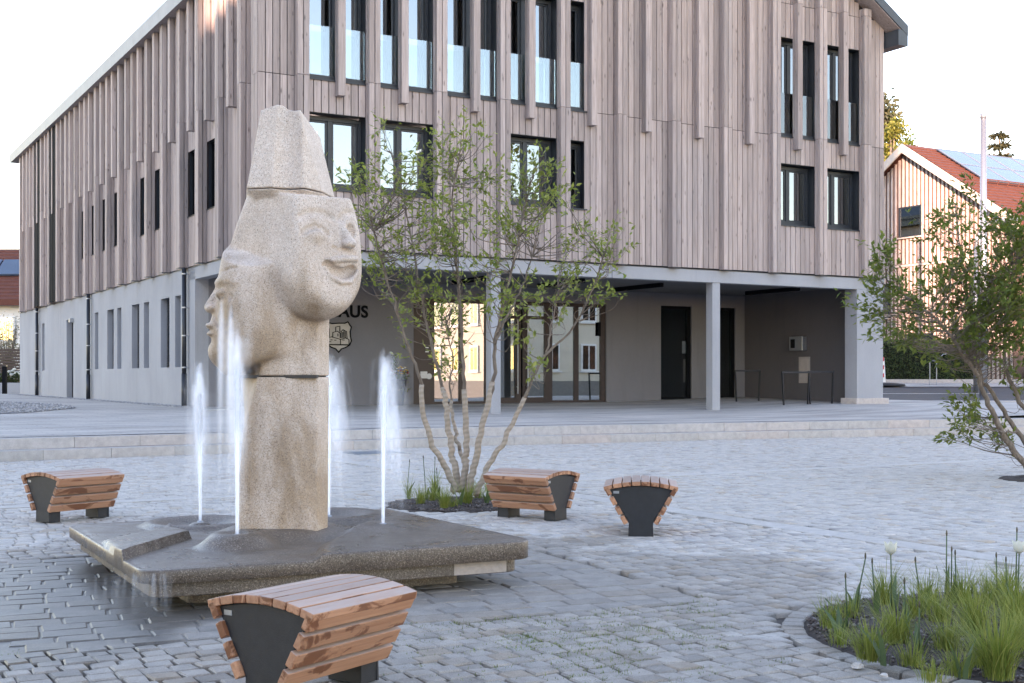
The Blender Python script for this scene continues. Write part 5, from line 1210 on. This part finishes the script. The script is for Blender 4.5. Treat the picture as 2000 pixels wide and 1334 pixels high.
# ------------------------------------------------------------------ street furniture on the right
x, y = 15.4, 41.6
pole = tag(empty("flagpole", (x, y, .46)), "tall plain galvanised steel flagpole behind the leaning tree", "pole")
m = MB(); m.tube([(0, 0, 0), (0, 0, 4), (0, 0, 9.25)], [.125, .115, .095], 14); m.build("mast", 'steel', pole, True)
m = MB(); m.tube([(0, 0, 9.25), (0, 0, 9.40)], [.11, .11], 14); m.build("cap", 'steel', pole, True); m = MB(); m.tube([(0, 0, 0), (0, 0, .06)], .2, 14); m.build("foot_plate", 'steel', pole)
lx = at(1906, 737, 46)[0]; lamp = tag(empty("street_lamp", (lx, 46, .68)), "grey street lamp with a bent tubular arm reaching out to the right", "street lamp")
m = MB(); m.tube([(0, 0, 0), (0, 0, 5.3)], [.09, .07], 12); m.build("post", 'steel', lamp, True)
m = MB(); m.tube([(0, 0, 5.2), (.05, 0, 5.6), (.22, 0, 5.95), (.55, 0, 6.17), (1.0, 0, 6.24), (2.6, 0, 6.34)], .06, 10); m.build("arm", 'steel', lamp, True)
m = MB(); m.box((2.5, -.16, 6.27), (3.2, .16, 6.38), 0); m.build("lamp_head", 'steel', lamp, bevel=.03)
bx_ = at(1717, 737, 50.8)[0]; beacon = tag(empty("traffic_beacon", (bx_, 50.8, .92)), "red and white striped traffic beacon on a black rubber foot past the corner pier", "beacon")
m = MB(); m.lathe([(1.02, 0), (.98, .06), (.62, .11), (.1, .13)], 20); m.build("rubber_foot", 'rubber', beacon, True)
m = MB(); m.hexa([(-.30, -.03, .10), (.26, -.03, .10), (.26, .03, .10), (-.30, .03, .10), (-.30, -.03, 1.10), (.20, -.03, 1.10), (.20, .03, 1.10), (-.30, .03, 1.10)]); m.build("board", 'white', beacon)
for k in range(3):
    z = .18+k*.32; m = MB(); m.hexa([(-.27, -.036, z), (.19, -.036, z+.16), (.19, -.031, z+.16), (-.27, -.031, z), (-.27, -.036, z+.16), (.19, -.036, z+.32), (.19, -.031, z+.32), (-.27, -.031, z+.16)]); m.build("red_stripe", 'red', beacon)
rx0 = at(1816, 737, 51)[0]; rail = tag(empty("handrail", (rx0, 51, .93)), "bent steel handrail standing by the far pavement beside the hedge", "railing")
m = MB(); m.tube([(0, 0, 0), (0, 0, .98), (.25, 0, .98), (.55, 0, 1.25), (2.2, 0, 1.30), (2.2, 0, 0)], .022, 8); m.tube([(.27, 0, 0), (.27, 0, .98)], .02, 8); m.build("rail_tube", 'steel', rail)
def foliage_box(name, label, cat, x0, x1, y0, y1, z0, z1, n, mat, L=(.05, .11), round_=.25):
    t = empty(name, ((x0+x1)/2, (y0+y1)/2, z0)); tag(t, label, cat); P, D, Nn, Ls = [], [], [], []; cx, cy = (x0+x1)/2, (y0+y1)/2
    for _ in range(n):
        s = random.random(); p = np.array([random.uniform(x0, x1), random.uniform(y0, y1), random.uniform(z0, z1)]); f = random.random()
        if f < .45: p[1] = y0+abs(random.gauss(0, .07)); nd = np.array([0, -1, .3])
        elif f < .7: p[2] = z1-abs(random.gauss(0, .07)); nd = np.array([0, -.3, 1])
        elif f < .85: p[0] = x0+abs(random.gauss(0, .07)); nd = np.array([-1, 0, .3])
        else: nd = rvec(1)
        P.append(p-np.array([cx, cy, z0])); D.append(rvec(1)+np.array([0, 0, -.3])); Nn.append(nd+rvec(.5)); Ls.append(random.uniform(*L))
    V, F = leaves_np(P, D, Nn, Ls, .6); tn = RNG.uniform(0, 1, n); o = mesh_np("foliage", V, F, mat, t, np.concatenate([tn, tn])); tag(o, kind="stuff")
    m = MB(); m.box((x0-cx+.15, y0-cy+.15, 0), (x1-cx-.15, y1-cy-.15, z1-z0-.15), 0); m.build("inner_twigs", simple("hedge_inside", (.012, .016, .008), .95), t); return t
hx = at(1690, 737, 54.6)[0]
foliage_box("hedge", "clipped dark green hedge behind the low wall across the street", "hedge", hx, hx+4.6, 54.0, 55.0, 1.15, 2.85, 9000, 'hedge')
foliage_box("hedge", "lower stretch of hedge behind the steel handrail, right of the taller clipped hedge", "hedge", hx+7.0, hx+13, 54.2, 55.0, 1.15, 1.75, 5000, 'hedge')

# ------------------------------------------------------------------ timber house on the right
hp_ = np.array([at(1775, 737, 60)[0], 60.0]); house = empty("timber_house", (hp_[0], hp_[1], 1.1), THETA); tag(house, "sunlit gabled house clad in thin larch battens with solar panels on its red roof", "house")
RH, HW, TP = 11.1, 6.05, .655            # ridge height over its base, half width, roof slope; local x along the ridge, y across
he = lambda y: RH-.28-TP*abs(y)
gw = MB(); gw.add([(0, -HW+.15, 0), (0, HW-.15, 0), (0, HW-.15, he(HW-.15)), (0, 0, he(0)), (0, -HW+.15, he(HW-.15))], [(4, 3, 2, 1, 0)]); gw.add([(0, -HW+.15, 0), (22, -HW+.15, 0), (22, -HW+.15, he(HW)), (0, -HW+.15, he(HW))], [(0, 1, 2, 3)]); gw.build("wall", 'batten_wall', house)
WIN = [(-3.35, -2.05, 6.05, 7.75), (-1.5, .2, .2, 2.2), (1.2, 3.0, 3.0, 4.6), (-4.9, -3.6, 2.9, 4.6), (-4.6, -2.6, .2, 2.3)]
WIN[0] = (-.79, .57, 6.75, 8.2)
bt = MB(); y = -HW+.2
while y < HW-.2:
    segs = [(0.05, 3.05), (3.25, 5.35), (5.5, he(y)-.05)]
    for s0, s1 in segs:
        iv = [(s0, s1)]
        for a, b, c, d in WIN:
            if a-.05 < y < b+.05:
                nv = []
                for p, q in iv:
                    if d <= p or c >= q: nv.append((p, q)); continue
                    if c-p > .05: nv.append((p, c))
                    if q-d > .05: nv.append((d, q))
                iv = nv
        for p, q in iv:
            if q > p+.03: bt.box((-.045, y, p), (-.004, y+.105, q))
    y += .235
tag(bt.build("battens", 'batten', house), kind="stuff")
for z in (3.07, 5.37):
    m = MB(); m.box((-.09, -HW+.18, z), (-.004, HW-.18, z+.10), 0); m.build("floor_band", 'batten', house)
for k, (a, b, c, d) in enumerate(WIN):
    m = MB(); m.box((-.06, a, c), (.02, a+.07, d), 0); m.box((-.06, b-.07, c), (.02, b, d), 0); m.box((-.06, a+.07, d-.07), (.02, b-.07, d), 0); m.box((-.06, a+.07, c), (.02, b-.07, c+.07), 0); w = m.build("window", 'frame', house)
    p = MB(); p.box((-.02, a+.07, c+.07), (-.005, b-.07, d-.07), 0); p.build("pane", 'glass', w)
    s = MB(); s.box((-.20, a-.08, c-.06), (-.01, b+.08, c-.005), 0); s.build("sill", 'batten', w)
rr = MB()
for sg in (-1, 1): rr.hexa([(-.45, 0, RH-.22), (22, 0, RH-.22), (22, sg*(HW+.5), RH-.22-TP*(HW+.5)), (-.45, sg*(HW+.5), RH-.22-TP*(HW+.5)), (-.45, 0, RH), (22, 0, RH), (22, sg*(HW+.5), RH-TP*(HW+.5)), (-.45, sg*(HW+.5), RH-TP*(HW+.5))])
roof2 = rr.build("roof", 'tile', house)
vb_ = MB()
for sg in (-1, 1): vb_.hexa([(-.50, 0, RH-.40), (-.43, 0, RH-.40), (-.43, sg*(HW+.5), RH-.40-TP*(HW+.5)), (-.50, sg*(HW+.5), RH-.40-TP*(HW+.5)), (-.50, 0, RH+.02), (-.43, 0, RH+.02), (-.43, sg*(HW+.5), RH+.02-TP*(HW+.5)), (-.50, sg*(HW+.5), RH+.02-TP*(HW+.5))])
vb_.build("bargeboard", simple("pale_bargeboard", (.62, .52, .44), .7), roof2)
def roofpt(x, d, o): c = 1/math.sqrt(1+TP*TP); return (x, -d*c-o*TP*c, RH-d*TP*c+o*c)
dl = MB(); d = .12                        # courses of tiles on the near slope
while d < 7.6:
    a, b, c, e = roofpt(-.43, d, .05), roofpt(22, d, .05), roofpt(22, d+.33, .012), roofpt(-.43, d+.33, .012); f, g_ = roofpt(-.43, d+.33, .06), roofpt(22, d+.33, .06)
    dl.add([roofpt(-.43, d, .012), roofpt(22, d, .012), g_, f, c, e], [(0, 1, 2, 3), (3, 2, 4, 5)]); d += .33
dl.f = [tuple(reversed(f)) for f in dl.f]; dl.build("tile_courses", 'tile', roof2)
for r in range(2):
    for k in range(12):
        x0, d0 = 1.35+k*1.75, .45+r*1.72; m = MB(); lo_ = [roofpt(x0, d0, .10), roofpt(x0+1.70, d0, .10), roofpt(x0+1.70, d0+1.68, .10), roofpt(x0, d0+1.68, .10)]; hi = [roofpt(x0, d0, .15), roofpt(x0+1.70, d0, .15), roofpt(x0+1.70, d0+1.68, .15), roofpt(x0, d0+1.68, .15)]
        m.hexa(lo_[::-1]+hi[::-1]); pv = m.build("solar_panel", 'pv', roof2)
        f = MB()
        for p, q in ((0, 1), (1, 2), (2, 3), (3, 0)): f.tube([hi[p], hi[q]], .022, 4)
        f.build("panel_frame", 'steel', pv)
m = MB()
for k in range(30): m.tube([roofpt(1.2+k*.7, 4.1, .05), roofpt(1.2+k*.7, 4.1, .30)], .02, 4)
m.tube([roofpt(1.0, 4.1, .28), roofpt(21.5, 4.1, .28)], .025, 4); m.tube([roofpt(1.0, 4.1, .16), roofpt(21.5, 4.1, .16)], .025, 4); m.build("snow_guard", 'tile', roof2)
m = MB(); m.hexa([roofpt(6.0, 6.6, .0), roofpt(12, 6.6, .0), roofpt(12, 5.0, .0), roofpt(6.0, 5.0, .0), roofpt(6.0, 6.6, 1.0), roofpt(12, 6.6, 1.0), roofpt(12, 5.0, .12), roofpt(6.0, 5.0, .12)]); dm = m.build("dormer", 'steel', roof2)
for q in ((.0, 4.5), (13.5, 4.5)):
    m = MB(); m.tube([(q[0]+.6, 0, RH-.1), (q[0]+.6, 0, RH+.9)], .03, 5); m.build("lightning_rod", 'steel', roof2)

# ------------------------------------------------------------------ trees beyond the houses, left-hand neighbours
def far_tree(name, label, x, y, z0, h, rx, mat, n, L, conifer=False, lean=0, trunk=.25):
    t = empty(name, (x, y, z0)); tag(t, label, "tree", "trees beyond the houses"); m = MB(); m.tube([(0, 0, 0), (lean*.4, 0, h*.5), (lean, 0, h*.95)], [trunk, trunk*.7, trunk*.2], 7); tr = m.build("trunk", 'bark', t, True); P, D, Nn, Ls = [], [], [], []
    if conifer:
        br = MB(); k = 0; z = h*.2
        while z < h*.98:
            r = rx*(1-z/h)**.8+.12
            for j in range(6):
                a = k*1.9+j*1.047+random.gauss(0, .2); r_ = r*random.uniform(.6, 1.1); e = np.array([r_*math.cos(a), r_*math.sin(a), z-.16*r_+.1*r_]); br.tube([(0, 0, z), tuple(e*np.array([.5, .5, 1])+np.array([0, 0, -.05*r_])), tuple(e+np.array([0, 0, .12*r_]))], [.04, .03, .012], 4, cap=False)
                for q in range(int(n)):
                    f = random.uniform(.15, 1.05); p = e*np.array([f, f, 1])+np.array([random.gauss(0, .08), random.gauss(0, .08), -random.uniform(0, .22)*r_*.6]); P.append(p); D.append(np.array([math.cos(a), math.sin(a), -.25])+rvec(.4)); Nn.append(np.array([0, 0, 1])+rvec(.4)); Ls.append(random.uniform(*L))
            z += h*.045; k += 1
        br.build("limbs", 'bark', t)
    else:
        br = MB(); cl = []
        for k in range(26):
            a = random.uniform(0, 6.283); zz = random.uniform(.35, .97); r = rx*math.sin(math.pi*min(1, (zz-.22)/.80))**.7*random.uniform(.35, 1); c = np.array([r*math.cos(a)+lean*zz, r*math.sin(a), zz*h]); cl.append((c, rx*random.uniform(.18, .34))); br.tube([(lean*zz*.5, 0, zz*h*.75), tuple(c*.6+np.array([0, 0, zz*h*.36])), tuple(c)], [.07, .05, .02], 5, cap=False)
        br.build("limbs", 'bark', t)
        for c, r in cl:
            for _ in range(int(n)): P.append(c+rvec(.5)*r); D.append(rvec(1)+np.array([0, 0, -.2])); Nn.append(np.array([0, 0, 1])+rvec(.5)); Ls.append(random.uniform(*L))
    V, F = leaves_np(P, D, Nn, Ls, .16 if conifer else .6); tn = RNG.uniform(0, 1, len(P)); o = mesh_np("crown", V, F, mat, t, np.concatenate([tn, tn])); tag(o, kind="stuff"); return t
def fx(px, Y): return (px-1000)/2487*Y
far_tree("pine_tree", "tall dark pine rising highest behind the building's right edge", fx(1716, 95), 95, 2, 20.3, 3.0, 'conifer', 260, (.25, .5))
far_tree("broadleaf_tree", "sunlit yellow-green tree just right of the timber building's edge", fx(1740, 84), 84, 2, 16.4, 3.2, 'warm_tree', 330, (.16, .30))
far_tree("broadleaf_tree", "dark loose tree crown peeping over the battened gable", fx(1762, 92), 92, 2, 17.0, 3.2, 'leaf_dark', 260, (.16, .32))
far_tree("spruce_tree", "spruce with bare upswept branches rising behind the solar roof", fx(1952, 96), 96, 3, 17.2, 4.2, 'conifer', 60, (.4, .8), True)
far_tree("spruce_tree", "smaller conifer tip at the right end of the solar roof", fx(1990, 100), 100, 3, 15.2, 3.0, 'conifer', 60, (.5, .9), True)
# left edge: neighbour's house, shrub, planter, fence
nh = empty("neighbour_house", (fx(-60, 75), 75, .45)); tag(nh, "white house with a red tiled roof and a blue solar panel at the far left", "house")
m = MB(); m.box((-9, 0, 0), (7.5, 9, 5.4), 0); wl = m.build("wall", 'render', nh)
m = MB(); m.hexa([(-9.5, -.6, 5.0), (8, -.6, 5.0), (8, 4.5, 8.5), (-9.5, 4.5, 8.5), (-9.5, -.6, 5.3), (8, -.6, 5.3), (8, 4.5, 8.8), (-9.5, 4.5, 8.8)]); m.hexa([(-9.5, 4.5, 8.5), (8, 4.5, 8.5), (8, 9.6, 5.0), (-9.5, 9.6, 5.0), (-9.5, 4.5, 8.8), (8, 4.5, 8.8), (8, 9.6, 5.3), (-9.5, 9.6, 5.3)]); rf2 = m.build("roof", 'tile', nh)
tc_ = MB()
for k in range(15): y0_ = -.6+k*.34; z0_ = 5.3+k*.2333; tc_.hexa([(-9.5, y0_, z0_+.005), (8, y0_, z0_+.005), (8, y0_+.34, z0_+.24), (-9.5, y0_+.34, z0_+.24), (-9.5, y0_, z0_+.08), (8, y0_, z0_+.08), (8, y0_+.34, z0_+.25), (-9.5, y0_+.34, z0_+.25)])
tc_.build("tile_courses", 'tile', rf2)
for k in range(3): m = MB(); x0_ = -1.0+k*1.9; m.hexa([(x0_, 1.55, 6.92), (x0_+1.8, 1.55, 6.92), (x0_+1.8, 3.0, 7.92), (x0_, 3.0, 7.92), (x0_, 1.5, 7.02), (x0_+1.8, 1.5, 7.02), (x0_+1.8, 2.95, 8.02), (x0_, 2.95, 8.02)]); m.build("solar_panel", 'pv', rf2)
for xw in (-3, 1.6, 4.2): m = MB(); m.box((xw, -.08, 2.9), (xw+1.1, 0, 4.4), 0); w = m.build("window", 'white', nh); p = MB(); p.box((xw+.1, -.09, 3.0), (xw+1.0, -.081, 4.3), 0); p.build("pane", 'glass_green', w)
sx_, sy_ = fx(14, 66), 66
sh_ = empty("blossom_shrub", (sx_, sy_, .45)); tag(sh_, "loose twiggy shrub with pale blossom at the building's far left corner", "shrub"); br = MB(); P, D, Nn, Ls = [], [], [], []
for k in range(60):
    a = random.uniform(0, 6.283); e = np.array([random.uniform(.3, 1.5)*math.cos(a), random.uniform(.3, 1.5)*math.sin(a), random.uniform(1.6, 4.0)]); br.tube([(0, 0, 0), tuple(e*np.array([.35, .35, .5])), tuple(e)], [.03, .018, .006], 4, cap=False)
    for _ in range(36): f = random.uniform(.35, 1.05); P.append(e*f*np.array([f, f, 1])+rvec(.13)); D.append(rvec(1)); Nn.append(rvec(1)+np.array([0, 0, 1])); Ls.append(random.uniform(.06, .13))
br.build("branches", 'bark', sh_); V, F = leaves_np(P, D, Nn, Ls, .6); tn = RNG.uniform(0, 1, len(P)); tag(mesh_np("foliage", V, F, leaf_mat("shrub_leaf", (.07, .06, .03), (.30, .24, .20)), sh_, np.concatenate([tn, tn])), kind="stuff")
pl_ = empty("concrete_planter", (fx(24, 62), 62, .47)); tag(pl_, "low concrete planter trough full of white flowers at the far left corner", "planter")
m = MB(); m.box((-.95, -.4, 0), (.95, .4, .52), 0); m.build("trough", 'concrete', pl_, bevel=.02); P, D, Nn, Ls = [], [], [], []
for _ in range(900): P.append((random.uniform(-.9, .9), random.uniform(-.38, .38), .5+random.uniform(0, .5))); D.append(rvec(1)); Nn.append(rvec(1)+np.array([0, 0, 1])); Ls.append(random.uniform(.08, .18))
V, F = leaves_np(P, D, Nn, Ls, .5); tn = RNG.uniform(0, 1, len(P)); mesh_np("foliage", V, F, 'hedge', pl_, np.concatenate([tn, tn]))
m = MB()
for _ in range(26): cx_, cy_, cz_ = random.uniform(-.85, .85), random.uniform(-.42, .1), random.uniform(.75, 1.12); m.lathe([(.01, cz_), (.09, cz_+.04), (.08, cz_+.1), (.01, cz_+.12)], 7, (cx_, cy_))
m.build("blossoms", 'petal', pl_)
ff = empty("garden_fence", (fx(-10, 63), 63.2, .47)); tag(ff, "dark timber garden fence behind the flower trough at the far left", "fence")
for k in range(14): m = MB(); m.box((-3, 0, .12+k*.15), (2.6, .03, .24+k*.15), 0); m.build("fence_slat", simple("dark_fence", (.035, .028, .02), .8) if k == 0 else MAT['brown'], ff)
for xx in (-2.9, -.2, 2.5): m = MB(); m.box((xx, .03, 0), (xx+.09, .12, 2.25), 0); m.build("fence_post", 'brown', ff)
bo = empty("gate_post", (fx(9, 60), 60, .46)); tag(bo, "black metal post beside the flower trough at the left edge", "post"); m = MB(); m.box((-.09, -.09, 0), (.09, .09, 1.3), 0); m.build("shaft", 'black', bo); m = MB(); m.box((-.105, -.105, 1.3), (.105, .105, 1.36), 0); m.build("cap", 'dark', bo)

# ------------------------------------------------------------------ blocks added behind the viewpoint for shade; house and tree mirrored in the glass
def shade_block(name, label, x0, x1, y0, y1, h, ridge, wall, rows, cols, face_y=True):  # unseen sun and sky blocker in house form, sized for the shade it casts
    t = empty(name, ((x0+x1)/2, (y0+y1)/2, 0)); tag(t, label, "house"); cx_, cy_ = (x0+x1)/2, (y0+y1)/2; a, b, c, d = x0-cx_, x1-cx_, y0-cy_, y1-cy_
    m = MB(); m.box((a, c, 0), (b, d, h), 0); m.build("wall", wall, t); r = MB()
    if ridge: r.add([(a-.3, c-.4, h), (b+.3, c-.4, h), (b+.3, d+.4, h), (a-.3, d+.4, h), (a-.3, (c+d)/2, h+ridge), (b+.3, (c+d)/2, h+ridge)], [(0, 1, 5, 4), (2, 3, 4, 5), (3, 0, 4), (1, 2, 5), (3, 2, 1, 0)])
    else: r.box((a-.25, c-.25, h), (b+.25, d+.25, h+.35), 0)
    r.build("roof", 'tile' if ridge else 'anth_sheet', t)
    for i in range(rows):
        for j in range(cols):
            z = 1.0+i*3.0
            if z+1.6 > h: continue
            if face_y: u0_ = a+(b-a)*(j+.5)/cols-.55; m = MB(); m.box((u0_, d, z), (u0_+1.1, d+.08, z+1.6), 0); w = m.build("window", 'white', t); p = MB(); p.box((u0_+.1, d+.08, z+.1), (u0_+1.0, d+.09, z+1.5), 0); p.build("pane", 'glass_green', w)
            else: u0_ = c+(d-c)*(j+.5)/cols-.55; m = MB(); m.box((a-.08, u0_, z), (a, u0_+1.1, z+1.6), 0); w = m.build("window", 'white', t); p = MB(); p.box((a-.09, u0_+.1, z+.1), (a-.08, u0_+1.0, z+1.5), 0); p.build("pane", 'glass_green', w)
    return t
shade_block("shade_block", "low house-like block added behind the viewpoint to shade the plaza, rightmost of the row", -2.3, 15, -42, -30, 12.7, 0, 'render', 3, 5)
shade_block("shade_block", "tall house-like block added behind the viewpoint to shade the front and cut low sky, third of the row", -17.4, -2.35, -42, -30, 29.0, 0, 'render2', 9, 5)
shade_block("shade_block", "narrow lower house-like block added behind the viewpoint to let a sun patch through, second of the row", -22.9, -17.45, -42, -30, 17.5, 0, 'render', 4, 2)
shade_block("shade_block", "long tall house-like block added behind the viewpoint to shade the left side, leftmost of the row", -70, -22.95, -42, -30, 29.5, 0, 'render2', 9, 12)
hr = empty("corner_house", (26.5, 24.0, .3), THETA); tag(hr, "cream house on the right of the square with white windows and a red roof", "house")
m = MB(); m.box((0, -15, -.4), (15, 0, 6.0), 0); m.build("wall", 'render2', hr)
m = MB(); m.box((-.03, -15.03, -.4), (15.03, .03, .75), 0); m.build("plinth", simple("plinth_render", (.22, .21, .20), .9), hr)
m = MB(); m.add([(-.5, -15.5, 6.0), (15.5, -15.5, 6.0), (15.5, .5, 6.0), (-.5, .5, 6.0), (7.5, -7.5, 8.6)], [(0, 1, 4), (1, 2, 4), (2, 3, 4), (3, 0, 4), (3, 2, 1, 0)]); m.build("roof", 'tile', hr)
for z in (1.3, 4.0):
    for k in range(6):
        for side in (0, 1):
            c = -1.4-k*2.4 if side == 0 else 1.4+k*2.4; m = MB(); p = MB(); sl = MB()
            if side == 0: m.box((-.09, c-.5, z), (-.0, c+.5, z+1.5), 0); p.box((-.10, c-.40, z+.1), (-.091, c-.04, z+1.4), 0); p.box((-.10, c+.04, z+.1), (-.091, c+.40, z+1.4), 0); sl.box((-.16, c-.6, z-.08), (0, c+.6, z-.01), 0)
            else: m.box((c-.5, 0, z), (c+.5, .09, z+1.5), 0); p.box((c-.40, .091, z+.1), (c-.04, .10, z+1.4), 0); p.box((c+.04, .091, z+.1), (c+.40, .10, z+1.4), 0); sl.box((c-.6, 0, z-.08), (c+.6, .16, z-.01), 0)
            w = m.build("window", 'white', hr); p.build("pane", 'glass_green', w); sl.build("sill", 'white', w)
far_tree("broadleaf_tree", "broad yellow-green tree at the right side of the square outside the picture", 22.5, 17.0, .3, 13.0, 3.2, 'warm_tree', 230, (.16, .30))
